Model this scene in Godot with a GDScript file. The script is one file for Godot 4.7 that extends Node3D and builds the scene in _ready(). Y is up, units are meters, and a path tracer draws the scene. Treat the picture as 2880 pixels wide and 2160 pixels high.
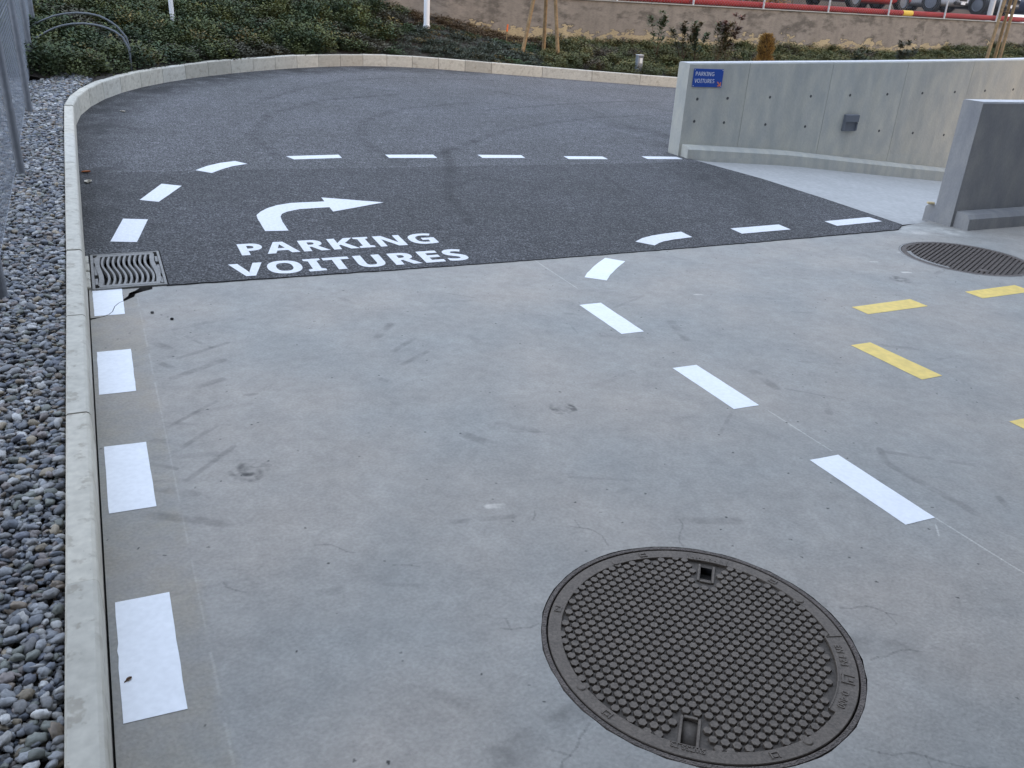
extends Node3D
# Parking entrance: concrete apron, asphalt turn with dashed markings, ramp walls, pebble strip, planted bank.
# Plan axes: U runs along the concrete / asphalt joint (to the right), D runs away from the viewer along the kerb.

const U := Vector2(0.895, -0.446)
const D := Vector2(-0.4478, -0.8941)
const LAT := Vector2(-0.8941, 0.4478)      # to the left of the kerb
const A0 := Vector2(-2.1, -4.816)          # start of the joint
const TIEFE := 0.008

var rng := RandomNumberGenerator.new()
var taken := {}
var kerb_path: PackedVector2Array = []
var kerb_top: PackedFloat32Array = []
var road_poly: PackedVector2Array = []
var M := {}

# ------------------------------------------------------------------ helpers
func numbered(called: String) -> String:
	if not taken.has(called):
		taken[called] = 0
		return called
	taken[called] += 1
	return "%s_%03d" % [called, taken[called]]

func tag(o: Node, label: String, category: String, group := ""):
	o.set_meta("label", label)
	o.set_meta("category", category)
	if group != "":
		o.set_meta("group", group)

func thing(called: String, label: String, category: String, at := Vector3.ZERO, turn := 0.0, group := "") -> Node3D:
	var o := Node3D.new()
	o.name = numbered(called)
	add_child(o)
	o.position = at
	o.rotation.y = turn
	tag(o, label, category, group)
	return o

func put(called: String, mesh: Mesh, m: Material, parent: Node, at := Vector3.ZERO) -> MeshInstance3D:
	var o := MeshInstance3D.new()
	o.name = called
	o.mesh = mesh
	if m:
		o.material_override = m
	parent.add_child(o, true)
	o.position = at
	return o

func struct(called: String, mesh: Mesh, m: Material, label := "") -> MeshInstance3D:
	var o := put(numbered(called), mesh, m, self)
	o.set_meta("kind", "structure")
	if label != "":
		o.set_meta("label", label)
	return o

func lin(r: float, g: float, b: float) -> Color:
	return Color(r, g, b).linear_to_srgb()

func mat(c: Color, rough := 0.8, metal := 0.0) -> StandardMaterial3D:
	var m := StandardMaterial3D.new()
	m.albedo_color = c
	m.roughness = rough
	m.metallic = metal
	return m

func noise(freq: float, sd: int, oct := 4, kind := FastNoiseLite.TYPE_SIMPLEX_SMOOTH) -> FastNoiseLite:
	var n := FastNoiseLite.new()
	n.noise_type = kind
	n.frequency = freq
	n.seed = sd
	n.fractal_octaves = oct
	return n

func noise_bytes(n: FastNoiseLite, w: int, h: int) -> PackedByteArray:
	var img := n.get_seamless_image(w, h) if w <= 512 else n.get_image(w, h)
	img.convert(Image.FORMAT_L8)
	return img.get_data()

func tex(img: Image) -> ImageTexture:
	img.generate_mipmaps()
	return ImageTexture.create_from_image(img)

# A tile of grain in grey around `mid` (0..1, sRGB), with a chance of dark and light grains.
func grain_image(size: int, sd: int, mid: float, amp: float, freq: float, kind := FastNoiseLite.TYPE_SIMPLEX_SMOOTH, tint := Vector3.ONE) -> Image:
	var a := noise_bytes(noise(freq, sd, 3, kind), size, size)
	var b := noise_bytes(noise(freq * 0.16, sd + 7, 3), size, size)
	var out := PackedByteArray()
	out.resize(size * size * 3)
	for i in size * size:
		var v := mid + amp * ((a[i] - 128.0) / 128.0) + amp * 0.45 * ((b[i] - 128.0) / 128.0)
		out[i * 3] = int(clampf(v * tint.x, 0, 1) * 255.0)
		out[i * 3 + 1] = int(clampf(v * tint.y, 0, 1) * 255.0)
		out[i * 3 + 2] = int(clampf(v * tint.z, 0, 1) * 255.0)
	return Image.create_from_data(size, size, false, Image.FORMAT_RGB8, out)

func bump_image(size: int, sd: int, freq: float, strength: float, kind := FastNoiseLite.TYPE_SIMPLEX_SMOOTH) -> Image:
	var n := noise(freq, sd, 3, kind)
	var img := n.get_seamless_image(size, size)
	img.convert(Image.FORMAT_L8)
	img.convert(Image.FORMAT_RGBA8)
	img.bump_map_to_normal_map(strength)
	return img

# chippings of many greys pressed into dark binder, one metre across
func aggregate_image() -> Image:
	var n := 512
	var out := PackedByteArray()
	out.resize(n * n * 3)
	for i in n * n:
		var v := int(80 + rng.randf_range(-13, 13))
		out[i * 3] = v; out[i * 3 + 1] = v; out[i * 3 + 2] = v + 2
	for k in 15000:
		var cx := rng.randi() % n; var cy := rng.randi() % n
		var r := rng.randf_range(1.2, 3.4)
		var g := rng.randf_range(88, 152)
		if rng.randf() < 0.04: g = rng.randf_range(142, 178)
		if rng.randf() < 0.25: g = rng.randf_range(46, 80)
		var st := rng.randf_range(0.6, 1.4)
		var ir := int(ceil(r * 1.4))
		for y in range(-ir, ir + 1):
			for x in range(-ir, ir + 1):
				if x * x * st + y * y / st < r * r:
					var j := (posmod(cy + y, n) * n + posmod(cx + x, n)) * 3
					out[j] = int(g); out[j + 1] = int(g * 1.005); out[j + 2] = int(g * 1.01)
	return Image.create_from_data(n, n, false, Image.FORMAT_RGB8, out)

# ---- mesh builders (front faces clockwise)
func new_st() -> SurfaceTool:
	var st := SurfaceTool.new()
	st.begin(Mesh.PRIMITIVE_TRIANGLES)
	return st

func tri(st: SurfaceTool, a: Vector3, b: Vector3, c: Vector3):
	st.add_vertex(a); st.add_vertex(b); st.add_vertex(c)

func quad(st: SurfaceTool, a: Vector3, b: Vector3, c: Vector3, d: Vector3):
	tri(st, a, b, c); tri(st, a, c, d)

func done(st: SurfaceTool) -> ArrayMesh:
	st.generate_normals()
	return st.commit()

# box given by centre, size and a basis
func add_box(st: SurfaceTool, c: Vector3, s: Vector3, b := Basis.IDENTITY, bevel := 0.0):
	st.set_smooth_group(-1)
	var h := s * 0.5
	var e := minf(bevel, minf(h.x, minf(h.y, h.z)) * 0.9)
	if e <= 0.0:
		var p: Array[Vector3] = []
		for i in 8:
			p.append(c + b * Vector3(h.x if i & 1 else -h.x, h.y if i & 2 else -h.y, h.z if i & 4 else -h.z))
		quad(st, p[2], p[6], p[7], p[3]) ; quad(st, p[0], p[1], p[5], p[4])
		quad(st, p[4], p[5], p[7], p[6]) ; quad(st, p[1], p[0], p[2], p[3])
		quad(st, p[5], p[1], p[3], p[7]) ; quad(st, p[0], p[4], p[6], p[2])
		return
	for axis in 3:
		for sg in [-1.0, 1.0]:
			var u := Vector3.ZERO; var v := Vector3.ZERO; var w := Vector3.ZERO
			w[axis] = h[axis] * sg
			u[(axis + 1) % 3] = h[(axis + 1) % 3] - e
			v[(axis + 2) % 3] = h[(axis + 2) % 3] - e
			quad(st, c + b * (w - u - v), c + b * (w - u + v), c + b * (w + u + v), c + b * (w + u - v))
	for axis in 3:
		for s1 in [-1.0, 1.0]:
			for s2 in [-1.0, 1.0]:
				var a1 := (axis + 1) % 3; var a2 := (axis + 2) % 3
				var l := Vector3.ZERO; l[axis] = h[axis] - e
				var p1 := Vector3.ZERO; p1[a1] = h[a1] * s1; p1[a2] = (h[a2] - e) * s2
				var p2 := Vector3.ZERO; p2[a1] = (h[a1] - e) * s1; p2[a2] = h[a2] * s2
				quad(st, c + b * (p1 - l), c + b * (p1 + l), c + b * (p2 + l), c + b * (p2 - l))
	for i in 8:
		var sg := Vector3(1 if i & 1 else -1, 1 if i & 2 else -1, 1 if i & 4 else -1)
		tri(st, c + b * (Vector3(h.x, h.y - e, h.z - e) * sg), c + b * (Vector3(h.x - e, h.y, h.z - e) * sg), c + b * (Vector3(h.x - e, h.y - e, h.z) * sg))

func box_mesh(s: Vector3, bevel := 0.0, c := Vector3.ZERO) -> ArrayMesh:
	var st := new_st()
	add_box(st, c, s, Basis.IDENTITY, bevel)
	return done(st)

# tube through points with a radius for each
func add_tube(st: SurfaceTool, pts: Array, radii: Array, sides := 8, caps := true):
	var rings := []
	var up := Vector3(0.13, 0.97, 0.2).normalized()
	for i in pts.size():
		var t: Vector3 = (pts[mini(i + 1, pts.size() - 1)] - pts[maxi(i - 1, 0)]).normalized()
		var x := up.cross(t)
		if x.length() < 0.05:
			x = Vector3.RIGHT.cross(t)
		x = x.normalized()
		var y := t.cross(x)
		var ring: Array[Vector3] = []
		for k in sides:
			var a := TAU * k / sides
			ring.append(pts[i] + (x * cos(a) + y * sin(a)) * float(radii[i]))
		rings.append(ring)
	st.set_smooth_group(0)
	for i in rings.size() - 1:
		for k in sides:
			var k2 := (k + 1) % sides
			quad(st, rings[i][k], rings[i + 1][k], rings[i + 1][k2], rings[i][k2])
	if caps:
		st.set_smooth_group(-1)
		for k in range(1, sides - 1):
			tri(st, rings[0][0], rings[0][k], rings[0][k + 1])
			var r: Array = rings[-1]
			tri(st, r[0], r[k + 1], r[k])

func tube_mesh(pts: Array, radii: Array, sides := 8) -> ArrayMesh:
	var st := new_st()
	add_tube(st, pts, radii, sides)
	return done(st)

# flat ring / disc with a lathe profile of (radius, height)
func lathe(profile: Array, sides := 64, smooth := false) -> ArrayMesh:
	var st := new_st()
	for i in profile.size() - 1:
		st.set_smooth_group(0 if smooth else i + 1)
		for k in sides:
			var a := TAU * k / sides; var b := TAU * (k + 1) / sides
			var p: Vector2 = profile[i]; var q: Vector2 = profile[i + 1]
			quad(st, Vector3(p.x * cos(a), p.y, p.x * sin(a)), Vector3(q.x * cos(a), q.y, q.x * sin(a)), Vector3(q.x * cos(b), q.y, q.x * sin(b)), Vector3(p.x * cos(b), p.y, p.x * sin(b)))
	return done(st)

# triangulated flat sheet over plan polygons with a height function, world-scaled UVs
func add_sheet(st: SurfaceTool, poly: PackedVector2Array, height: Callable, lift: float, s1: float, o2: Vector2, s2: Vector2):
	var idx := Geometry2D.triangulate_polygon(poly)
	for t in range(0, idx.size(), 3):
		var a := poly[idx[t]]; var b := poly[idx[t + 1]]; var c := poly[idx[t + 2]]
		if (b - a).cross(c - a) < 0.0:
			var x := b; b = c; c = x
		for p: Vector2 in [a, b, c]:
			st.set_uv(p / s1)
			st.set_uv2((p - o2) / s2)
			var e := 0.05
			var hx: float = height.call(p.x + e, p.y) - height.call(p.x - e, p.y)
			var hz: float = height.call(p.x, p.y + e) - height.call(p.x, p.y - e)
			st.set_normal(Vector3(-hx, 2.0 * e, -hz).normalized())
			st.add_vertex(Vector3(p.x, height.call(p.x, p.y) + lift, p.y))

func sheet_mesh(polys: Array, height: Callable, lift := 0.0, s1 := 1.0, o2 := Vector2.ZERO, s2 := Vector2.ONE) -> ArrayMesh:
	var st := new_st()
	for p in polys:
		add_sheet(st, p, height, lift, s1, o2, s2)
	st.generate_tangents()
	return st.commit()

# cut a polygon into square cells and take holes out
func cells(poly: PackedVector2Array, size: float, holes: Array) -> Array:
	var lo := poly[0]; var hi := poly[0]
	for p in poly:
		lo = lo.min(p); hi = hi.max(p)
	var out := []
	var nx := int(ceil((hi.x - lo.x) / size)); var nz := int(ceil((hi.y - lo.y) / size))
	for i in nx:
		for j in nz:
			var c := lo + Vector2(i, j) * size
			var sq := PackedVector2Array([c, c + Vector2(size, 0), c + Vector2(size, size), c + Vector2(0, size)])
			var parts := Geometry2D.intersect_polygons(sq, poly)
			for h: PackedVector2Array in holes:
				var next: Array[PackedVector2Array] = []
				for q in parts:
					var pieces := Geometry2D.clip_polygons(q, h)
					var ringed := false
					for r in pieces:
						if Geometry2D.is_polygon_clockwise(r):
							ringed = true
					if ringed:   # the hole lies wholly inside this cell: quarter the cell round it
						var m := Vector2.ZERO
						for v in h: m += v
						m /= h.size()
						for k in 4:
							var far := Vector2(-9 if k & 1 else 9, -9 if k & 2 else 9)
							var quarter := PackedVector2Array([m, m + Vector2(far.x, 0), m + far, m + Vector2(0, far.y)])
							for r in Geometry2D.intersect_polygons(q, quarter):
								for r2 in Geometry2D.clip_polygons(r, h):
									next.append(r2)
					else:
						for r in pieces:
							next.append(r)
				parts = next
			for q in parts:
				if q.size() >= 3:
					out.append(q)
	return out

func circle(c: Vector2, r: float, n := 64, ragged := 0.0) -> PackedVector2Array:
	var out := PackedVector2Array()
	for k in n:
		out.append(c + Vector2.from_angle(TAU * k / n) * (r + rng.randf_range(-ragged, ragged)))
	return out

func v2(list: Array) -> PackedVector2Array:
	var out := PackedVector2Array()
	for p in list:
		out.append(Vector2(p[0], p[1]))
	return out

# ------------------------------------------------------------------ the lie of the land
func flat(_x: float, _z: float) -> float:
	return 0.0

func asphalt_y(x: float, z: float) -> float:
	var q := Vector2(x, z) - A0
	var d := q.dot(Vector2(-0.446, -0.895))
	var u := clampf(q.dot(U), -4.0, 11.0)
	return d * (0.06 - 0.003 * u)

func ground_y(x: float, z: float) -> float:
	return maxf(asphalt_y(x, z), 0.0)

func kerb_rise(s: float) -> float:      # height of the kerb above the road at a station along it
	if s < 1.5: return 0.12
	if s < 5.0: return lerpf(0.12, 0.19, (s - 1.5) / 3.5)
	return lerpf(0.19, 0.205, clampf((s - 5.0) / 8.0, 0, 1))

func bed_y(s: float) -> float:          # pebble strip
	var k := [[-6.0, 0.05], [1.5, 0.085], [4.8, 0.155], [7.4, 0.29], [9.7, 0.45], [11.7, 0.62], [13.8, 1.0], [20.0, 2.0]]
	for i in k.size() - 1:
		if s <= k[i + 1][0]:
			return lerpf(k[i][1], k[i + 1][1], clampf((s - k[i][0]) / (k[i + 1][0] - k[i][0]), 0, 1))
	return 2.0

func station(p: Vector2) -> Vector2:    # (along the kerb, to the left of the axis)
	return Vector2(p.dot(D), p.dot(LAT))

func bed_h(x: float, z: float) -> float:
	return bed_y(station(Vector2(x, z)).x)

func near_kerb(p: Vector2) -> Vector3:  # (distance, top height, x of the nearest point)
	var best := 1e9; var top := 0.0; var bx := 0.0
	for i in kerb_path.size() - 1:
		var c := Geometry2D.get_closest_point_to_segment(p, kerb_path[i], kerb_path[i + 1])
		var d := c.distance_to(p)
		if d < best:
			best = d; bx = c.x
			var t := c.distance_to(kerb_path[i]) / maxf(kerb_path[i].distance_to(kerb_path[i + 1]), 0.001)
			top = lerpf(kerb_top[i], kerb_top[i + 1], t)
	return Vector3(best, top, bx)

var lumps: FastNoiseLite
func bank_h(x: float, z: float) -> float:
	var k := near_kerb(Vector2(x, z))
	var sl := 0.17
	if k.z > -4.0: sl = lerpf(0.17, 0.31, clampf((k.z + 4.0) / 1.5, 0, 1))
	if k.z > -2.2: sl = lerpf(0.31, 0.125, clampf((k.z + 2.2) / 2.6, 0, 1))
	var d := maxf(k.x - 0.05, 0.0)
	var h := k.y - 0.045 + sl * minf(d, 6.0) + 0.05 * maxf(d - 6.0, 0.0)
	return h + lumps.get_noise_2d(x, z) * 0.05 * clampf(d, 0, 1)

func wall_z(x: float) -> float:         # face of the far boundary wall
	return -(20.5 + 0.483 * x)

# ------------------------------------------------------------------ painted textures: stains, wear, grain
var mask := PackedFloat32Array()
var mask_w := 0
var mask_h := 0
var mask_lo := Vector2.ZERO
var mask_px := 0.004

func mask_begin(w: int, h: int, lo: Vector2, px: float):
	mask_w = w; mask_h = h; mask_lo = lo; mask_px = px
	mask.resize(w * h)
	mask.fill(1.0)

# a smear from a to b: half width in metres, strength below 1 darkens; its outline is broken by noise
func smear(a: Vector2, b: Vector2, half: float, strength: float, nz: FastNoiseLite, soft := 0.5, body := 0.55):
	var pa := (a - mask_lo) / mask_px; var pb := (b - mask_lo) / mask_px; var r := half / mask_px
	for j in range(maxi(0, int(minf(pa.y, pb.y) - r - 2)), mini(mask_h, int(maxf(pa.y, pb.y) + r + 2))):
		for i in range(maxi(0, int(minf(pa.x, pb.x) - r - 2)), mini(mask_w, int(maxf(pa.x, pb.x) + r + 2))):
			var p := Vector2(i, j)
			var d := p.distance_to(Geometry2D.get_closest_point_to_segment(p, pa, pb)) / r
			if d < 1.0:
				var k := clampf((1.0 - d) / soft, 0, 1) * clampf(body + 0.9 * nz.get_noise_2d(i, j), 0, 1)
				mask[j * mask_w + i] *= lerpf(1.0, strength, k)

func path_smear(pts: Array, half: float, strength: float, nz: FastNoiseLite, soft := 0.5):
	for i in pts.size() - 1:
		smear(pts[i], pts[i + 1], half, strength, nz, soft, 0.75)

func crack(from: Vector2, dir: float, length: float, strength: float, half := 0.0022):
	var p := from
	var n := int(length / 0.03)
	for i in n:
		dir += rng.randf_range(-0.55, 0.55)
		var q := p + Vector2.from_angle(dir) * 0.03
		hair(p, q, half * (1.0 - 0.6 * i / n), strength)
		if rng.randf() < 0.1 and i > 2:
			hair(p, p + Vector2.from_angle(dir + 1.1) * 0.05, half * 0.5, strength)
		p = q

func hair(a: Vector2, b: Vector2, half: float, strength: float):
	var pa := (a - mask_lo) / mask_px; var pb := (b - mask_lo) / mask_px; var r := maxf(half / mask_px, 0.75)
	for j in range(maxi(0, int(minf(pa.y, pb.y) - r - 1)), mini(mask_h, int(maxf(pa.y, pb.y) + r + 2))):
		for i in range(maxi(0, int(minf(pa.x, pb.x) - r - 1)), mini(mask_w, int(maxf(pa.x, pb.x) + r + 2))):
			var p := Vector2(i, j)
			if p.distance_to(Geometry2D.get_closest_point_to_segment(p, pa, pb)) < r:
				mask[j * mask_w + i] *= strength

func ring_mark(c: Vector2, r: float, strength: float, nz: FastNoiseLite):
	for k in 46:
		var a := rng.randf() * TAU
		var q := c + Vector2.from_angle(a) * r * rng.randf_range(0.25, 1.0)
		smear(q, q + Vector2.from_angle(a + 1.5) * r * 0.35, r * 0.16, strength, nz)

func concrete_map() -> ImageTexture:
	var w := 2048; var h := 2048
	mask_begin(w, h, Vector2(-3.2, -8.1), 8.2 / 2048.0)
	var nz := noise(0.035, 5, 3)
	# scuffs left by wheels and boots on the left of the lane
	var sc := [[-1.814, -3.942, -1.686, -3.865, .03], [-1.63, -3.78, -1.47, -4.01, .018], [-1.57, -3.547, -1.418, -3.783, .026], [-1.429, -3.468, -1.351, -3.561, .028], [-1.725, -3.725, -1.622, -3.662, .022],
		[-1.408, -3.064, -1.295, -3.334, .014], [-1.414, -2.951, -1.357, -2.952, .022], [-1.305, -2.853, -1.219, -3.111, .016], [-1.175, -2.674, -1.091, -2.945, .016], [-1.35, -2.772, -1.246, -2.748, .014],
		[-1.261, -2.607, -1.1, -2.581, .026], [-1.243, -2.44, -0.946, -2.413, .028], [-1.193, -3.416, -1.147, -3.431, .016], [-0.737, -4.214, -0.7, -4.419, .03], [-0.622, -4.027, -0.534, -4.248, .022],
		[-0.549, -3.868, -0.451, -4.054, .018], [-0.183, -3.16, -0.065, -3.089, .035], [-0.63, -3.678, -0.6, -3.66, .02], [0.915, -4.746, 0.959, -4.466, .035], [1.244, -4.049, 1.305, -3.858, .035],
		[1.585, -3.139, 1.788, -2.778, .025], [1.602, -3.263, 1.585, -3.139, .02], [1.941, -2.907, 1.94, -2.799, .018]]
	for s in sc:
		smear(Vector2(s[0], s[1]), Vector2(s[2], s[3]), s[4], 0.85, nz)
	for i in 90:      # many fainter ones, most of them lying across the lane
		var p := Vector2(rng.randf_range(-2.2, 4.0), rng.randf_range(-7.0, -1.3))
		var a := rng.randf_range(-0.9, 0.35) if rng.randf() < 0.75 else rng.randf() * PI
		smear(p, p + Vector2.from_angle(a) * rng.randf_range(0.05, 0.35), rng.randf_range(0.008, 0.03), rng.randf_range(0.88, 0.95), nz)
	ring_mark(Vector2(-0.967, -2.77), 0.075, 0.86, nz)
	ring_mark(Vector2(0.236, -3.477), 0.06, 0.88, nz)
	ring_mark(Vector2(2.75, -5.95), 0.08, 0.9, nz)
	# pale scrapes
	for s in [[-0.06, -2.62, 0.02], [2.85, -6.15, 0.022], [2.7, -6.4, 0.016], [3.05, -6.75, 0.018], [1.15, -5.3, 0.012]]:
		smear(Vector2(s[0], s[1]), Vector2(s[0] + 0.05, s[1] - 0.01), s[2], 1.28, nz)
	# cement slurry spilt by the foot of the ramp wall
	smear(Vector2(3.45, -7.6), Vector2(3.85, -7.62), 0.19, 1.22, noise(0.02, 77, 4), 0.35)
	# hair cracks round the cover and in the slab
	for k in [[0.62, -2.44, -1.35, 0.2], [0.36, -2.42, -2.3, 0.2], [1.07, -2.16, -0.3, 0.18], [1.08, -1.93, 0.05, 0.2], [0.25, -1.63, 2.4, 0.3], [0.95, -1.6, 0.75, 0.3], [0.5, -1.46, 2.0, 0.15], [0.12, -2.0, 3.0, 0.14], [-0.62, -2.32, -0.1, 0.16], [-0.35, -2.24, -0.5, 0.1], [-0.85, -2.1, 0.3, 0.1], [0.1, -2.55, -0.8, 0.08]]:
		crack(Vector2(k[0], k[1]), k[2], k[3], 0.89, 0.0018)
	smear(Vector2(0.22, -1.66), Vector2(0.02, -1.5), 0.05, 0.82, nz)
	smear(Vector2(1.06, -2.0), Vector2(1.2, -1.98), 0.05, 0.86, nz)
	# specks of grit trodden in
	for i in 700:
		var p := Vector2(rng.randf_range(-2.4, 4.8), rng.randf_range(-7.6, -0.6))
		hair(p, p + Vector2.from_angle(rng.randf() * TAU) * rng.randf_range(0.0, 0.006), rng.randf_range(0.0015, 0.004), rng.randf_range(0.35, 0.75))
	# faint chalk lines the painters snapped
	for l in [[1.613, -2.727, 1.736, -2.483], [1.736, -2.483, 1.78, -2.40], [1.201, -3.583, 1.38, -3.219], [0.069, -5.954, 0.383, -5.282], [1.593, -2.682, 1.574, -2.609]]:
		hair(Vector2(l[0], l[1]), Vector2(l[2], l[3]), 0.002, 1.22)
	for s in 40:
		var t := 1.5 + s * 0.09
		if rng.randf() < 0.7:
			var p := D * t - LAT * 0.105 + D * 0.02
			hair(p, p + D * 0.08, 0.0018, 1.07)
	var a := noise_bytes(noise(0.0035, 21, 5), w, h)
	var b := noise_bytes(noise(0.013, 22, 4), w, h)
	var c := noise_bytes(noise(0.06, 23, 3), w, h)
	# broom-like streaks across the lane: noise squeezed along one axis
	var sn := noise(0.012, 24, 3)
	var small := sn.get_image(256, 2048)
	small.convert(Image.FORMAT_L8)
	small.resize(2048, 2048, Image.INTERPOLATE_CUBIC)
	var e := small.get_data()
	var out := PackedByteArray()
	out.resize(w * h * 3)
	for j in h:
		var z := mask_lo.y + j * mask_px
		for i in w:
			var k := j * w + i
			var na := (a[k] - 128.0) / 128.0; var nb := (b[k] - 128.0) / 128.0; var nc := (c[k] - 128.0) / 128.0; var ne := (e[k] - 128.0) / 128.0
			var m := mask[k]
			var v := (0.622 + 0.020 * na + 0.027 * nb + 0.024 * nc + 0.012 * ne) * (m if m > 0.5 else m)
			# silt along the kerb: brown matter with a broken edge at the painters' line
			var x := mask_lo.x + i * mask_px
			var lat := x * LAT.x + z * LAT.y
			var silt := clampf((lat + 0.115 + 0.03 * nb) / 0.035, 0, 1) * clampf(0.55 + 0.8 * nb + 0.35 * nc, 0, 1)
			v *= 1.0 - 0.055 * silt
			out[k * 3] = int(clampf(v * (1.022 + 0.020 * na + 0.018 * silt), 0, 1) * 255.0)
			out[k * 3 + 1] = int(clampf(v * (1.0 - 0.004 * na), 0, 1) * 255.0)
			out[k * 3 + 2] = int(clampf(v * (0.955 - 0.02 * na - 0.035 * silt), 0, 1) * 255.0)
	return tex(Image.create_from_data(w, h, false, Image.FORMAT_RGB8, out))

func asphalt_map() -> ImageTexture:
	var w := 1280; var h := 1536
	mask_begin(w, h, Vector2(-6.2, -19.5), 0.01)
	var nz := noise(0.03, 9, 3)
	for tr in [[Vector2(-2.35, -8.2), Vector2(-2.9, -9.1), Vector2(-3.05, -10.3), Vector2(-2.75, -11.6), Vector2(-1.9, -12.9)],
			[Vector2(-1.2, -8.4), Vector2(-1.75, -9.3), Vector2(-1.98, -10.4), Vector2(-1.7, -11.6), Vector2(-0.8, -12.8)],
			[Vector2(-1.3, -8.5), Vector2(-0.86, -9.16), Vector2(-0.36, -10.57), Vector2(0.17, -11.5), Vector2(1.09, -12.66), Vector2(2.2, -13.6)],
			[Vector2(-3.4, -11.2), Vector2(-3.19, -12.47), Vector2(-2.85, -13.71), Vector2(-2.1, -14.81), Vector2(-0.5, -15.8)],
			[Vector2(-0.6, -12.2), Vector2(0.3, -13.3), Vector2(1.52, -14.59), Vector2(2.6, -15.3)],
			[Vector2(-0.9, -9.4), Vector2(-0.74, -8.5), Vector2(-0.68, -7.5), Vector2(-0.4, -6.6)]]:
		var cv := Curve2D.new()
		for k in tr.size():
			var tg: Vector2 = (tr[mini(k + 1, tr.size() - 1)] - tr[maxi(k - 1, 0)]) * 0.17
			cv.add_point(tr[k], -tg, tg)
		var pts := []
		for k in 25:
			pts.append(cv.sample_baked(cv.get_baked_length() * k / 24.0))
		for k in 24:
			smear(pts[k], pts[k + 1], 0.085, 0.88, nz, 0.7, 0.75)
	path_smear([Vector2(1.3, -11.9), Vector2(1.9, -11.4)], 0.35, 0.72, nz, 0.9)
	path_smear([Vector2(1.5, -11.0), Vector2(1.75, -10.6)], 0.25, 0.75, nz, 0.9)
	# darker skirt along the kerb on the bend
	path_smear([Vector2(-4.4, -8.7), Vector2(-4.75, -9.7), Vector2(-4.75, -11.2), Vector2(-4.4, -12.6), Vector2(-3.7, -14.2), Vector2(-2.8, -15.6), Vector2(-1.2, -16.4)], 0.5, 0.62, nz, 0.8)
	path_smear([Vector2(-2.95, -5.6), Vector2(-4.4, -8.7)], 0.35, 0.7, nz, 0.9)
	for i in 60:
		var p := Vector2(rng.randf_range(-4.5, 3.0), rng.randf_range(-16.0, -5.2))
		var a := rng.randf() * PI
		path_smear([p, p + Vector2.from_angle(a) * rng.randf_range(0.2, 1.2)], rng.randf_range(0.03, 0.12), rng.randf_range(0.82, 0.94), nz, 0.9)
	for i in 60:   # pale scrapes and crumbs
		var p := Vector2(rng.randf_range(-4.6, 3.0), rng.randf_range(-16.0, -5.2))
		hair(p, p + Vector2.from_angle(rng.randf() * PI) * rng.randf_range(0.01, 0.2), 0.006, 1.35)
	# the painters' chalk line along the far row of dashes
	hair(Vector2(-3.92, -7.49), Vector2(1.72, -10.0), 0.004, 1.3)
	var b := noise_bytes(noise(0.006, 31, 5), w, h)
	var c := noise_bytes(noise(0.05, 32, 4), w, h)
	var out := PackedByteArray()
	out.resize(w * h * 3)
	for k in w * h:
		var nb := (b[k] - 128.0) / 128.0; var nc := (c[k] - 128.0) / 128.0
		var j := k / w
		var x := mask_lo.x + (k % w) * mask_px; var z := mask_lo.y + j * mask_px
		var far := ((Vector2(x, z) - A0).dot(Vector2(-0.446, -0.895)) - 2.72) / 0.02   # darker up to the line of dashes
		var v := (0.90 + 0.06 * nb + 0.06 * nc) * pow(mask[k], 0.8) * (1.0 if far > 0.0 else 0.86)
		out[k * 3] = int(clampf(v, 0, 1) * 255.0)
		out[k * 3 + 1] = int(clampf(v * 0.995, 0, 1) * 255.0)
		out[k * 3 + 2] = int(clampf(v * (1.0 + 0.01 * nb), 0, 1) * 255.0)
	return tex(Image.create_from_data(w, h, false, Image.FORMAT_RGB8, out))

# board-marked concrete of the ramp walls: vertical runs and cloudy patches
func wall_map(sd: int, mid: float, run: float, cool: float) -> ImageTexture:
	var w := 1024; var h := 512
	var streak := noise(0.007, sd, 4).get_image(1024, 40)
	streak.convert(Image.FORMAT_L8)
	streak.resize(w, h, Image.INTERPOLATE_CUBIC)
	var a := streak.get_data()
	var b := noise_bytes(noise(0.008, sd + 1, 5), w, h)
	var c := noise_bytes(noise(0.09, sd + 2, 3), w, h)
	var out := PackedByteArray()
	out.resize(w * h * 3)
	for k in w * h:
		var na := (a[k] - 128.0) / 128.0; var nb := (b[k] - 128.0) / 128.0; var nc := (c[k] - 128.0) / 128.0
		var v := mid + run * na + 0.04 * nb + 0.02 * nc
		if nc > 0.72: v *= 0.86
		out[k * 3] = int(clampf(v * (1.0 + 0.01 * nb), 0, 1) * 255.0)
		out[k * 3 + 1] = int(clampf(v, 0, 1) * 255.0)
		out[k * 3 + 2] = int(clampf(v * (cool - 0.02 * nb), 0, 1) * 255.0)
	return tex(Image.create_from_data(w, h, false, Image.FORMAT_RGB8, out))

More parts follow.
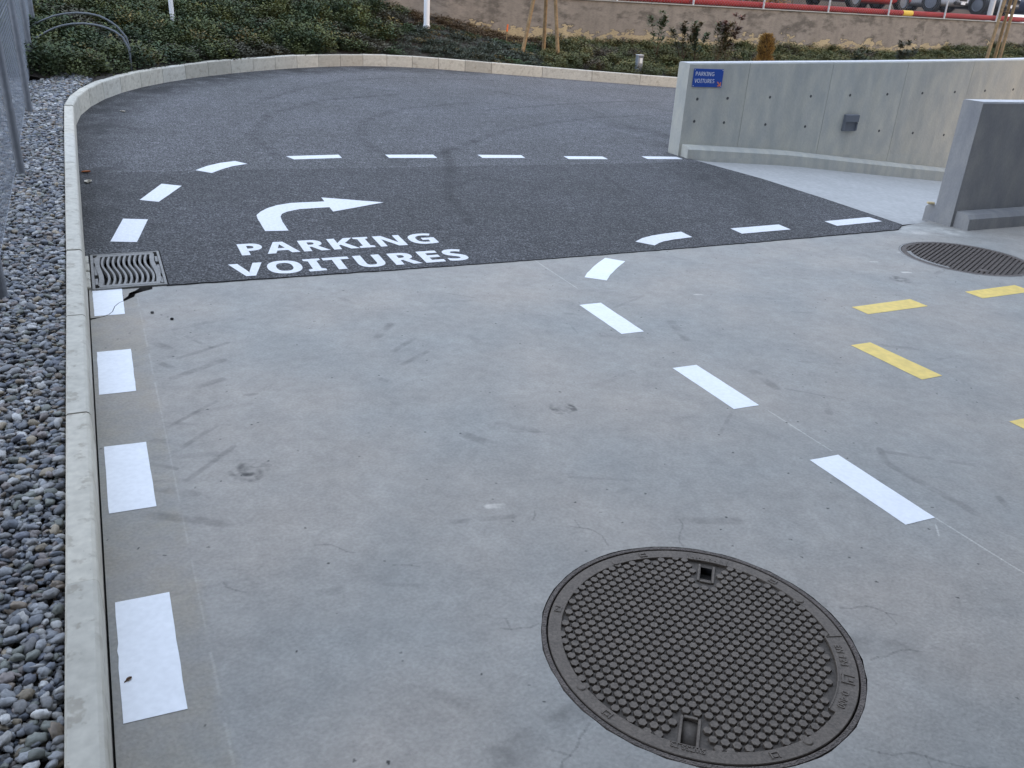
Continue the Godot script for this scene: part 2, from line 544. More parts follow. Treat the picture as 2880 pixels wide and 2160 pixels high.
# old rendered boundary wall: grey coat with dark algae blotches, flaked off near the foot where the buff coat shows
func old_wall_map() -> ImageTexture:
	var w := 2048; var h := 256     # 24 m by 3 m
	var a := noise_bytes(noise(0.012, 41, 5), w, h)
	var b := noise_bytes(noise(0.035, 42, 4), w, h)
	var c := noise_bytes(noise(0.14, 43, 3), w, h)
	var runs := noise(0.03, 44, 3).get_image(w, 12)
	runs.convert(Image.FORMAT_L8)
	runs.resize(w, h, Image.INTERPOLATE_CUBIC)
	var r := runs.get_data()
	var out := PackedByteArray()
	out.resize(w * h * 3)
	for k in w * h:
		var up := 1.0 - float(k / w) / h         # 0 at the foot, 1 at the top
		var na := (a[k] - 128.0) / 128.0; var nb := (b[k] - 128.0) / 128.0; var nc := (c[k] - 128.0) / 128.0; var nr := (r[k] - 128.0) / 128.0
		var v := 0.53 + 0.05 * na + 0.04 * nc + 0.05 * nr
		var algae := clampf((nb * 0.45 + 1.0 * na + 0.45 * nc + 0.4 * nr + 0.10) / 0.85, 0, 1)
		v = lerpf(v, 0.33 + 0.05 * nc, algae * 0.85)
		var col := Vector3(v * 1.03, v * 0.97, v * 0.90)
		var flake := nb * 0.6 + 0.5 * na + 0.12 * nc - (up - 0.50) * 4.0
		if flake > 0.1 and up < 0.72:
			col = Vector3(0.66, 0.60, 0.48) * (1.0 + 0.10 * nc + 0.08 * nr)
		elif flake > 0.0 and up < 0.72:
			col *= 0.8
		out[k * 3] = int(clampf(col.x, 0, 1) * 255.0)
		out[k * 3 + 1] = int(clampf(col.y, 0, 1) * 255.0)
		out[k * 3 + 2] = int(clampf(col.z, 0, 1) * 255.0)
	return tex(Image.create_from_data(w, h, false, Image.FORMAT_RGB8, out))

func triplanar(c: Color, img: Image, scale: float, rough: float, bump: Image = null, bump_scale := 0.6) -> StandardMaterial3D:
	var m := mat(c, rough)
	m.albedo_texture = tex(img)
	m.uv1_triplanar = true
	m.uv1_world_triplanar = true
	m.uv1_scale = Vector3.ONE * scale
	if bump:
		m.normal_enabled = true
		m.normal_texture = tex(bump)
		m.normal_scale = bump_scale
	return m

func make_materials():
	var fine := bump_image(512, 3, 0.09, 2.0)
	var m := mat(Color.WHITE, 0.72)
	m.albedo_texture = tex(grain_image(512, 12, 0.955, 0.055, 0.09))
	m.normal_enabled = true
	m.normal_texture = tex(fine)
	m.normal_scale = 0.35
	m.detail_enabled = true
	m.detail_albedo = concrete_map()
	m.detail_blend_mode = BaseMaterial3D.BLEND_MODE_MUL
	m.detail_uv_layer = BaseMaterial3D.DETAIL_UV_2
	M.concrete = m
	m = mat(Color.WHITE, 0.82)
	m.albedo_texture = tex(aggregate_image())
	m.normal_enabled = true
	m.normal_texture = tex(bump_image(512, 15, 0.11, 7.0, FastNoiseLite.TYPE_CELLULAR))
	m.normal_scale = 1.0
	m.detail_enabled = true
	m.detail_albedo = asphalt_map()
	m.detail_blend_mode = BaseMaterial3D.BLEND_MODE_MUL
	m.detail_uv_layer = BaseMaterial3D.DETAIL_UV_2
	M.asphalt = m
	M.asphalt_cut = triplanar(lin(0.09, 0.09, 0.095), grain_image(128, 16, 0.75, 0.25, 0.2), 3.0, 0.9)
	M.ramp = triplanar(lin(0.47, 0.47, 0.455), grain_image(512, 51, 0.93, 0.06, 0.04), 0.6, 0.75, fine, 0.3)
	m = mat(Color.WHITE, 0.8)
	m.albedo_texture = wall_map(61, 0.71, 0.022, 0.955)
	m.normal_enabled = true
	m.normal_texture = tex(fine)
	m.normal_scale = 0.2
	M.wall = m
	m = mat(Color.WHITE, 0.8)
	m.albedo_texture = wall_map(71, 0.57, 0.024, 1.0)
	M.wall2 = m
	M.trowel = triplanar(lin(0.62, 0.62, 0.62), grain_image(256, 53, 0.93, 0.06, 0.05), 1.0, 0.7)
	M.old_wall = mat(Color.WHITE, 0.9)
	M.old_wall.albedo_texture = old_wall_map()
	M.coping = triplanar(lin(0.46, 0.45, 0.42), grain_image(256, 52, 0.9, 0.09, 0.06), 0.9, 0.85)
	M.kerbs = []
	var tones := [Vector3(0.61, 0.59, 0.515), Vector3(0.58, 0.555, 0.475), Vector3(0.64, 0.605, 0.51), Vector3(0.50, 0.47, 0.395)]
	for i in 4:
		var g := grain_image(512, 80 + i * 3, 0.94, 0.055, 0.03)
		# mud splashes and water runs: patches with an outline of their own
		var nb := noise_bytes(noise(0.012, 300 + i, 4), 512, 512)
		var nc := noise_bytes(noise(0.07, 310 + i, 3), 512, 512)
		for y in 512:
			for x in 512:
				var v := (nb[y * 512 + x] - 128.0) / 128.0 + 0.35 * (nc[y * 512 + x] - 128.0) / 128.0
				if v > 0.30:
					var kk := clampf((v - 0.30) / 0.35, 0, 1) * 0.12
					g.set_pixel(x, y, g.get_pixel(x, y) * Color(1.0 - kk, 1.0 - kk * 1.1, 1.0 - kk * 1.2))
				elif nc[y * 512 + x] > 238:
					g.set_pixel(x, y, g.get_pixel(x, y) * Color(0.82, 0.81, 0.80))
		var t: Vector3 = tones[i]
		M.kerbs.append(triplanar(lin(t.x, t.y, t.z), g, 1.3, 0.8, fine, 0.1))
	M.white = triplanar(lin(0.89, 0.91, 0.93), grain_image(256, 91, 0.98, 0.025, 0.08), 1.6, 0.55)
	M.white_rough = triplanar(lin(0.85, 0.86, 0.88), grain_image(512, 92, 0.945, 0.085, 0.17), 2.0, 0.6, bump_image(256, 93, 0.2, 3.0), 0.6)
	M.yellow = triplanar(lin(0.88, 0.64, 0.15), grain_image(256, 94, 0.95, 0.05, 0.05), 1.2, 0.55)
	M.chalk = mat(lin(0.55, 0.56, 0.57), 0.8)
	M.dirt = triplanar(lin(0.035, 0.03, 0.026), grain_image(128, 95, 0.8, 0.2, 0.15), 4.0, 1.0)
	M.soil = triplanar(lin(0.055, 0.044, 0.032), grain_image(256, 96, 0.75, 0.25, 0.12), 1.5, 1.0)
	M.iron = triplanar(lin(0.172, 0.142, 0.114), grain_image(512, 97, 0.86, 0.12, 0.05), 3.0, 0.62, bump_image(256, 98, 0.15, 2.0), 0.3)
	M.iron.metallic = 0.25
	M.iron_floor_shaded = triplanar(lin(0.110, 0.091, 0.073), grain_image(512, 99, 0.85, 0.14, 0.05), 3.0, 0.75)  # darker than the studs: shade in the gaps put into the colour
	M.iron_rust = triplanar(lin(0.165, 0.135, 0.115), grain_image(512, 100, 0.82, 0.16, 0.04), 2.5, 0.7, bump_image(256, 101, 0.2, 4.0), 0.8)
	M.iron_dusty = triplanar(lin(0.33, 0.32, 0.30), grain_image(256, 102, 0.88, 0.1, 0.05), 3.0, 0.7)
	M.black = mat(lin(0.012, 0.012, 0.013), 0.9)
	M.steel = triplanar(lin(0.22, 0.235, 0.26), grain_image(128, 103, 0.9, 0.08, 0.05), 2.0, 0.55)
	M.steel.metallic = 0.3
	M.wire = mat(lin(0.24, 0.26, 0.29), 0.55, 0.3)
	M.galv = mat(lin(0.52, 0.52, 0.52), 0.5, 0.3)
	M.pipe_red = triplanar(lin(0.36, 0.018, 0.014), grain_image(128, 104, 0.9, 0.1, 0.04), 1.5, 0.75)
	M.pipe_yellow = mat(lin(0.75, 0.48, 0.03), 0.5)
	M.dark_dot = mat(lin(0.09, 0.09, 0.09), 0.9)  # dark grey that carries the shade inside the tie holes; also a crumb
	M.sign_blue = mat(lin(0.012, 0.07, 0.36), 0.35)
	M.sign_white = mat(lin(0.8, 0.82, 0.85), 0.5)
	M.sign_orange = mat(lin(0.75, 0.22, 0.07), 0.5)
	M.box_grey = mat(lin(0.135, 0.15, 0.175), 0.5)
	M.bollard = mat(lin(0.26, 0.29, 0.33), 0.45, 0.4)
	M.pole_white = mat(lin(0.75, 0.77, 0.8), 0.45)
	M.plastic = mat(lin(0.13, 0.145, 0.16), 0.6)
	M.stake = triplanar(lin(0.36, 0.24, 0.12), grain_image(128, 105, 0.85, 0.14, 0.05), 2.0, 0.8)
	M.bark = mat(lin(0.12, 0.08, 0.05), 0.9)
	M.leaf = mat(Color.WHITE, 0.8)
	M.leaf.vertex_color_use_as_albedo = true
	M.leaf.backlight = Color(0.25, 0.25, 0.2)
	M.stone = triplanar(Color.WHITE, grain_image(256, 106, 0.88, 0.1, 0.06), 6.0, 0.55)
	M.stone.vertex_color_use_as_albedo = true
	M.tyre = mat(lin(0.02, 0.02, 0.021), 0.85)
	M.glass = mat(lin(0.03, 0.035, 0.04), 0.08)
	M.lens = mat(lin(0.75, 0.76, 0.74), 0.15)

# ------------------------------------------------------------------ the scene
func _ready():
	rng.seed = 20240611
	# camera: held at eye height, tipped down and a little out of level
	var cam := Camera3D.new()
	cam.name = "camera"
	var p := 0.424241; var r := 0.0606855
	cam.transform = Transform3D(Basis(Vector3(cos(r), cos(p) * sin(r), -sin(p) * sin(r)), Vector3(-sin(r), cos(p) * cos(r), -sin(p) * cos(r)), Vector3(0, sin(p), cos(p))), Vector3(0, 1.675, 0))
	cam.fov = 48.78
	cam.near = 0.05
	cam.far = 300.0
	add_child(cam)
	cam.current = true
	# soft evening sky with the sun low on the right behind haze
	var env := Environment.new()
	env.background_mode = Environment.BG_SKY
	var sm := ProceduralSkyMaterial.new()
	sm.sky_top_color = Color(0.77, 0.83, 0.93)
	sm.sky_horizon_color = Color(0.86, 0.875, 0.90)
	sm.sky_curve = 0.25
	sm.ground_bottom_color = Color(0.30, 0.30, 0.30)
	sm.ground_horizon_color = Color(0.55, 0.55, 0.55)
	sm.sun_angle_max = 1.0
	env.sky = Sky.new()
	env.sky.sky_material = sm
	env.tonemap_mode = Environment.TONE_MAPPER_LINEAR
	env.tonemap_exposure = 2.5
	env.sdfgi_enabled = true
	env.ssao_enabled = true
	env.ssil_enabled = true
	var we := WorldEnvironment.new()
	we.name = "environment"
	we.environment = env
	add_child(we)
	var sun := DirectionalLight3D.new()
	sun.name = "sun"
	sun.light_color = Color(1.0, 0.84, 0.64)
	sun.light_energy = 0.2
	sun.light_angular_distance = 14.0
	sun.shadow_enabled = true
	add_child(sun)
	sun.look_at_from_position(Vector3(10, 3.2, 3), Vector3.ZERO)

	font_bold = SystemFont.new()
	font_bold.font_names = PackedStringArray(["Droid Sans"])
	font_bold.font_weight = 700
	font_road = FontVariation.new()
	font_road.base_font = font_bold
	font_road.variation_embolden = 0.35
	font_plain = SystemFont.new()
	font_plain.font_names = PackedStringArray(["Droid Sans"])
	font_plain.font_weight = 500
	lumps = noise(0.9, 401, 3)
	make_materials()
	make_kerb_path()
	build_ground()
	build_kerb()
	build_ramp_walls()
	build_far_wall()
	build_covers()
	build_drain()
	build_pebbles()
	build_fence()
	build_bank()
	build_furniture()
	build_street()
	build_litter()
	build_shading_building()

# ------------------------------------------------------------------ ground
func make_kerb_path():
	var pts: Array[Vector2] = []
	for s in [-7.0, 0.08, 1.15, 2.22, 3.29, 4.37, 5.45, 6.5, 7.55, 8.6]:
		pts.append(D * s + LAT * 0.15)
	var curve := Curve2D.new()
	var raw := [[-4.10, -7.86], [-4.518, -8.69], [-4.68, -9.08], [-4.80, -9.5], [-4.89, -9.95], [-4.935, -10.45], [-4.93, -10.95], [-4.87, -11.45], [-4.77, -11.93], [-4.64, -12.42], [-4.46, -12.95], [-4.19, -13.63], [-3.86, -14.33], [-3.53, -14.92], [-3.15, -15.48], [-2.78, -15.9], [-2.4, -16.2], [-1.97, -16.45], [-1.5, -16.62], [-1.0, -16.76], [0, -17.05], [1, -17.33], [2, -17.6], [3, -17.9], [4, -18.2], [5, -18.55], [7, -19.3], [9, -20.2], [12, -21.6]]
	for i in raw.size():
		var a := Vector2(raw[maxi(i - 1, 0)][0], raw[maxi(i - 1, 0)][1]); var b := Vector2(raw[mini(i + 1, raw.size() - 1)][0], raw[mini(i + 1, raw.size() - 1)][1])
		var q := Vector2(raw[i][0], raw[i][1])
		var t := (b - a).normalized() * minf(q.distance_to(a), q.distance_to(b)) * 0.33
		curve.add_point(q, -t, t)
	curve.bake_interval = 0.05
	var start: Vector2 = pts[-1]
	var s0 := curve.get_closest_offset(start)
	var o := s0 + 1.0
	while o < curve.get_baked_length() - 1.0:
		var q := curve.sample_baked(o)
		pts.append(q)
		o += 1.0 if q.x > -0.9 else 0.5
	for q in pts:
		kerb_path.append(q)
		var s := station(q).x if q.y > -9.0 else 10.0
		kerb_top.append(ground_y(q.x, q.y) + kerb_rise(s))

func joint_line() -> PackedVector2Array:   # ragged joint between concrete and asphalt, from the drain to the ramp
	var out := PackedVector2Array()
	var nz := noise(1.8, 55, 3)
	var a := Vector2(-2.107, -4.829)
	var b := Vector2(3.36, -7.55)
	var n := 110
	for i in n + 1:
		var t := float(i) / n
		var q := a.lerp(b, t)
		q += Vector2(-0.446, -0.895) * (0.055 * sin(t * PI) * -1.0 + 0.010 * nz.get_noise_1d(t * 30.0) + 0.006 * nz.get_noise_1d(t * 160.0))
		out.append(q)
	return out

func drain_poly(grow := 0.0) -> PackedVector2Array:
	var c := Vector2(-2.4265, -5.027)
	var x := U * (0.207 + grow); var z := D * (0.309 + grow)
	return PackedVector2Array([c - x - z, c + x - z, c + x + z, c - x + z])

func build_ground():
	var joint := joint_line()
	# --- concrete apron
	var poly := PackedVector2Array()
	poly.append(D * -6.0 + LAT * 0.1435)
	poly.append(D * 5.60 + LAT * 0.1435)          # along the kerb to the back of the drain
	poly.append(Vector2(-2.107, -4.829) + D * 0.04)
	for q in joint:
		poly.append(q)
	poly.append(Vector2(3.46, -7.72))
	poly.append(Vector2(3.84, -8.02))
	var w2 := Vector2(3.95, -7.83)
	poly.append(w2 + U * 0.02 + Vector2(0, -0.1))
	poly.append(w2 + U * 12.0)
	poly.append(Vector2(16, 6))
	if Geometry2D.is_polygon_clockwise(poly):
		poly.reverse()
	var gap := v2([[-2.285, -4.185], [-2.268, -4.205], [-2.222, -4.268], [-2.210, -4.300], [-2.2125, -4.345], [-2.236, -4.43], [-2.240, -4.49], [-2.226, -4.535], [-2.208, -4.61], [-2.222, -4.66], [-2.20, -4.705], [-2.165, -4.76], [-2.185, -4.81], [-2.243, -4.775], [-2.248, -4.715], [-2.262, -4.665], [-2.246, -4.615], [-2.247, -4.535], [-2.246, -4.49], [-2.242, -4.43], [-2.216, -4.345], [-2.215, -4.30], [-2.236, -4.258], [-2.30, -4.215]])
	var holes := [circle(Vector2(0.5934, -1.9681), 0.466, 72, 0.0022), circle(Vector2(3.5723, -6.6912), 0.505, 64, 0.0015), drain_poly(0.004), gap]
	for i in holes.size():
		if Geometry2D.is_polygon_clockwise(holes[i]):
			var hp: PackedVector2Array = holes[i]
			hp.reverse()
			holes[i] = hp
	var o2 := Vector2(-3.2, -8.1)
	var slab := struct("concrete_pavement", sheet_mesh(cells(poly, 1.0, holes), flat, 0.0, 0.8, o2, Vector2(8.2, 8.2)), M.concrete, "light grey smooth concrete apron in the foreground")
	# joint filler and dirt below the slab: seen only in the cracks and along the kerb
	struct("subsoil", sheet_mesh([PackedVector2Array([Vector2(-14, 7), Vector2(16, 7), Vector2(16, -6), Vector2(4.4, -8.2), Vector2(3.0, -7.6), Vector2(-2.0, -5.0), Vector2(-3.2, -5.6), Vector2(-14, -2)])], flat, -0.035), M.dirt)
	# --- asphalt turn
	road_poly = PackedVector2Array()
	for q in joint:
		road_poly.append(q)
	for q in [Vector2(3.47, -7.74), Vector2(3.0, -8.55), Vector2(2.55, -9.25), Vector2(1.91, -10.01), Vector2(1.80, -10.13), Vector2(1.655, -10.31), Vector2(2.5, -10.75), Vector2(3.4, -11.12), Vector2(4.2, -11.46), Vector2(5.0, -11.84), Vector2(5.8, -12.25), Vector2(6.7, -12.75), Vector2(7.6, -13.32), Vector2(8.6, -14.1), Vector2(10.5, -16.0), Vector2(12.5, -18.0)]:
		road_poly.append(q)
	for i in range(kerb_path.size() - 1, -1, -1):
		var q := kerb_path[i]
		if q.y > -5.25:
			break
		road_poly.append(q)
	road_poly.append(D * 5.75 + LAT * 0.149)
	road_poly.append(D * 5.60 + LAT * 0.149)
	var hull := road_poly.duplicate()
	if Geometry2D.is_polygon_clockwise(hull):
		hull.reverse()
	var dh := drain_poly(0.004)
	if Geometry2D.is_polygon_clockwise(dh):
		dh.reverse()
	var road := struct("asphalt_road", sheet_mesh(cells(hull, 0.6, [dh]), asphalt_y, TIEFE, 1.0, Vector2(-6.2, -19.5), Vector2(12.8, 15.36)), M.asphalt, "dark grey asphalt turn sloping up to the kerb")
	# cut face of the asphalt mat along the joint
	var st := new_st()
	for i in joint.size() - 1:
		var a := joint[i]; var b := joint[i + 1]
		quad(st, Vector3(a.x, -0.02, a.y), Vector3(a.x, asphalt_y(a.x, a.y) + TIEFE, a.y), Vector3(b.x, asphalt_y(b.x, b.y) + TIEFE, b.y), Vector3(b.x, -0.02, b.y))
	put("cut_edge", done(st), M.asphalt_cut, road)
	paint_markings(slab, road)
	build_ramp()
	struct("ground", sheet_mesh([PackedVector2Array([Vector2(-150, -150), Vector2(150, -150), Vector2(150, 150), Vector2(-150, 150)])], flat, -1.6), M.asphalt_cut, "surrounding ground")

func paint(parent: Node, called: String, pts: Array, m: Material, height: Callable, lift: float, label := "", cut: Array = []) -> MeshInstance3D:
	var poly := v2(pts)
	# sharper corners but slightly uneven edges, as masking tape leaves them
	var fine := PackedVector2Array()
	var nz := noise(9.0, 600 + int(absf(poly[0].x * 100)), 2)
	for i in poly.size():
		var a := poly[i]; var b := poly[(i + 1) % poly.size()]
		var n := maxi(1, int(a.distance_to(b) / 0.05))
		var nrm := (b - a).orthogonal().normalized()
		for k in n:
			var t := float(k) / n
			fine.append(a.lerp(b, t) + nrm * 0.002 * nz.get_noise_2dv(a.lerp(b, t)))
	if Geometry2D.is_polygon_clockwise(fine):
		fine.reverse()
	var polys := [fine]
	for h: PackedVector2Array in cut:
		var next := []
		for q in polys:
			for rr in Geometry2D.clip_polygons(q, h):
				next.append(rr)
		polys = next
	var o := put(called, sheet_mesh(polys, height, lift), m, parent)
	if label != "":
		o.set_meta("label", label)
	return o

func rect(c: Vector2, along: Vector2, len_: float, wid: float) -> Array:
	var a := along.normalized() * len_ * 0.5; var w := along.normalized().orthogonal() * wid * 0.5
	return [[(c - a - w).x, (c - a - w).y], [(c + a - w).x, (c + a - w).y], [(c + a + w).x, (c + a + w).y], [(c - a + w).x, (c - a + w).y]]

func paint_markings(slab: Node, road: Node):
	var hairline := v2([[-2.30, -4.215], [-2.222, -4.268], [-2.210, -4.302], [-2.2115, -4.345], [-2.2365, -4.43], [-2.2405, -4.49], [-2.230, -4.531], [-2.20, -4.56], [-2.2, -4.565], [-2.233, -4.535], [-2.2445, -4.49], [-2.2405, -4.43], [-2.2155, -4.345], [-2.2145, -4.302], [-2.226, -4.272], [-2.30, -4.23]])
	if Geometry2D.is_polygon_clockwise(hairline):
		hairline.reverse()
	var L := 0.0013
	paint(slab, "white_dash", [[-2.479, -4.668], [-2.337, -4.739], [-2.135, -4.323], [-2.272, -4.261]], M.white, flat, L, "cracked white dash in front of the drain", [hairline])
	paint(slab, "white_dash", [[-2.034, -3.785], [-1.896, -3.850], [-1.670, -3.385], [-1.807, -3.324]], M.white, flat, L)
	paint(slab, "white_dash", [[-1.577, -2.877], [-1.437, -2.935], [-1.213, -2.489], [-1.351, -2.426]], M.white, flat, L)
	paint(slab, "white_dash", [[-1.126, -1.976], [-0.991, -2.038], [-0.769, -1.594], [-0.906, -1.534], [-0.968, -1.657], [-0.999, -1.717], [-1.018, -1.759], [-1.032, -1.780], [-1.042, -1.807], [-1.066, -1.857]], M.white, flat, L, "nearest white dash by the kerb with a wavy left edge")
	paint(slab, "white_dash", [[0.625, -6.046], [0.765, -5.986], [0.688, -5.793], [0.629, -5.628], [0.593, -5.488], [0.446, -5.529], [0.470, -5.636], [0.520, -5.786], [0.569, -5.919]], M.white, flat, L, "curved white dash next to the asphalt edge")
	paint(slab, "white_dash", [[0.383, -4.943], [0.518, -5.010], [0.733, -4.543], [0.600, -4.481]], M.white, flat, L)
	paint(slab, "white_dash", [[0.820, -4.027], [0.955, -4.090], [1.172, -3.636], [1.040, -3.575]], M.white, flat, L)
	paint(slab, "white_dash", [[1.259, -3.121], [1.398, -3.183], [1.613, -2.727], [1.478, -2.664]], M.white, flat, L)
	paint(slab, "yellow_dash", [[2.154, -5.232], [2.634, -5.484], [2.697, -5.350], [2.216, -5.105]], M.yellow, flat, L, "yellow dash lying across, level with the row of white dashes")
	paint(slab, "yellow_dash", [[1.908, -4.525], [2.043, -4.592], [2.264, -4.148], [2.127, -4.076]], M.yellow, flat, L, "slanting yellow dash")
	paint(slab, "yellow_dash", [[3.118, -5.735], [3.595, -5.984], [3.66, -5.85], [3.179, -5.602]], M.yellow, flat, L, "yellow dash below the far manhole cover")
	paint(slab, "yellow_dash", [[2.349, -3.624], [2.486, -3.69], [2.70, -3.24], [2.565, -3.175]], M.yellow, flat, L, "yellow dash cut off by the right edge")
	var asp := asphalt_y
	L = TIEFE + 0.0022
	var wr: Material = M.white_rough
	for q in [[[-2.867, -5.976], [-2.702, -6.010], [-2.574, -5.516], [-2.737, -5.482]],
			[[-2.977, -6.954], [-2.808, -6.947], [-2.800, -6.454], [-2.949, -6.456]],
			[[-2.886, -7.473], [-2.850, -7.647], [-2.786, -7.80], [-2.685, -7.927], [-2.549, -7.865], [-2.644, -7.731], [-2.696, -7.573], [-2.728, -7.428]],
			[[-1.860, -8.575], [-1.802, -8.449], [-2.208, -8.200], [-2.312, -8.302]],
			[[-0.963, -8.977], [-0.905, -8.842], [-1.368, -8.640], [-1.429, -8.768]],
			[[-0.050, -9.362], [-0.006, -9.234], [-0.451, -9.040], [-0.512, -9.175]],
			[[0.853, -9.690], [0.909, -9.571], [0.466, -9.380], [0.410, -9.514]],
			[[1.741, -10.066], [1.798, -9.953], [1.370, -9.776], [1.313, -9.905]],
			[[0.894, -6.502], [0.956, -6.610], [1.051, -6.711], [1.175, -6.804], [1.311, -6.891], [1.383, -6.760], [1.220, -6.652], [1.126, -6.574], [1.083, -6.523], [1.037, -6.446]],
			[[2.241, -7.376], [2.312, -7.243], [1.834, -6.982], [1.764, -7.114]],
			[[3.224, -7.909], [3.301, -7.786], [2.792, -7.491], [2.717, -7.619]]]:
		paint(road, "white_dash", q, wr, asp, L)
	paint(road, "turn_arrow", [[-1.846, -5.981], [-1.692, -6.041], [-1.789, -6.237], [-1.836, -6.354], [-1.846, -6.431], [-1.824, -6.502], [-1.75, -6.6], [-1.544, -6.722], [-1.49, -6.611], [-1.155, -7.001], [-1.669, -6.982], [-1.618, -6.872], [-1.86, -6.744], [-1.945, -6.646], [-1.99, -6.547], [-2.013, -6.441], [-2.016, -6.344], [-1.983, -6.262]], wr, asp, L, "white arrow bending to the right")
	lettering(road, "PARKING", Vector2(-1.842, -5.436), 1.40, 0.234, L)
	lettering(road, "VOITURES", Vector2(-1.770, -5.038), 1.60, 0.234, L)

var font_bold: SystemFont
var font_plain: SystemFont
var font_road: FontVariation
func letter_tris(ch: String) -> PackedVector2Array:
	var t := TextMesh.new()
	t.text = ch
	t.font = font_road
	t.font_size = 100
	t.pixel_size = 0.01
	t.depth = 0.0
	t.curve_step = 0.5
	t.horizontal_alignment = HORIZONTAL_ALIGNMENT_LEFT
	t.vertical_alignment = VERTICAL_ALIGNMENT_BOTTOM
	var arr := t.surface_get_arrays(0)
	var vs: PackedVector3Array = arr[Mesh.ARRAY_VERTEX]
	var idx: PackedInt32Array = arr[Mesh.ARRAY_INDEX]
	var out := PackedVector2Array()
	for i in idx:
		out.append(Vector2(vs[i].x, vs[i].y))
	return out

func extent(t: PackedVector2Array) -> Rect2:
	var r := Rect2(t[0], Vector2.ZERO)
	for p in t:
		r = r.expand(p)
	return r

# words painted on the road: every letter is a part; origin is the lower left corner of the first letter
func lettering(parent: Node, word: String, at: Vector2, width: float, cap: float, lift: float):
	var x := 0.0
	var glyphs := []
	var base := extent(letter_tris("I")).position.y
	var cap_h := extent(letter_tris("I")).size.y
	var lo := 1e9; var hi := -1e9
	for i in word.length():
		var t := letter_tris(word[i])
		glyphs.append([t, x])
		var e := extent(t)
		lo = minf(lo, e.position.x + x); hi = maxf(hi, e.end.x + x)
		x += font_bold.get_string_size(word[i], HORIZONTAL_ALIGNMENT_LEFT, -1, 100).x * 0.01 + 0.012
	var sx := width / (hi - lo); var sy := cap / cap_h
	for i in word.length():
		var st := new_st()
		var t: PackedVector2Array = glyphs[i][0]
		for k in range(0, t.size(), 3):
			var q: Array[Vector2] = []
			for n in 3:
				var g := t[k + n]
				q.append(at + U * ((g.x + glyphs[i][1] - lo) * sx) + D * ((g.y - base) * sy))
			if (q[1] - q[0]).cross(q[2] - q[0]) < 0.0:
				var sw := q[1]; q[1] = q[2]; q[2] = sw
			for pnt in q:
				st.set_normal(Vector3.UP)
				st.add_vertex(Vector3(pnt.x, asphalt_y(pnt.x, pnt.y) + lift, pnt.y))
		put("letter_%s" % word[i].to_lower(), st.commit(), M.white_rough, parent)

# ------------------------------------------------------------------ ramp and its walls
var w1: PackedVector2Array
func wall_one(off: float, from := 0.0) -> Curve2D:
	var c := Curve2D.new()
	var raw := [[1.769, -10.142], [2.58, -10.50], [3.40, -10.855], [4.20, -11.20], [5.0, -11.57], [5.8, -11.98], [6.7, -12.48], [7.6, -13.05], [8.6, -13.8], [9.6, -14.7]]
	for i in raw.size():
		var a := Vector2(raw[maxi(i - 1, 0)][0], raw[maxi(i - 1, 0)][1]); var b := Vector2(raw[mini(i + 1, raw.size() - 1)][0], raw[mini(i + 1, raw.size() - 1)][1])
		var t := (b - a).normalized()
		var n := Vector2(-t.y, t.x)          # towards the viewer
		var q := Vector2(raw[i][0], raw[i][1]) + n * off
		if i == 0 and from > 0.0:
			q += t * from
		c.add_point(q, -t * 0.25, t * 0.25)
	c.bake_interval = 0.05
	return c

func w1_floor(o: float) -> float:      # ramp floor along the foot of the wall
	return 0.11 - 0.055 * minf(o, 1.5) - 0.095 * maxf(o - 1.5, 0.0)

func w1_top(o: float) -> float:
	return 1.15 + 0.034 * o

func build_ramp():
	var st := new_st()
	st.set_smooth_group(0)
	var foot := wall_one(0.15)
	var rows := []
	var n := 24
	var b0 := Vector2(3.47, -7.74); var w2back := Vector2(3.865, -8.02)
	for i in n + 1:
		var o := 8.0 * i / n
		var a := foot.sample_baked(o)
		var ya := w1_floor(o)
		var b: Vector2
		var yb := 0.0
		if i < 2:
			b = b0.lerp(w2back, i / 2.0)
		else:
			b = w2back + U * (o - 0.667)
			yb = -0.07 * (o - 0.667) - 0.02
		var row := []
		for k in 7:
			var q := a.lerp(b, k / 6.0)
			if i == 0:   # leave along the asphalt edge
				q = Vector2(1.905, -10.01).lerp(b0, k / 6.0)
				row.append(Vector3(q.x, asphalt_y(q.x, q.y) + 0.004, q.y))
			else:
				row.append(Vector3(q.x, lerpf(ya, yb, k / 6.0), q.y))
		rows.append(row)
	for i in n:
		for k in 6:
			quad(st, rows[i][k], rows[i + 1][k], rows[i + 1][k + 1], rows[i][k + 1])
	struct("ramp", done(st), M.ramp, "pale concrete ramp floor descending between the two walls")

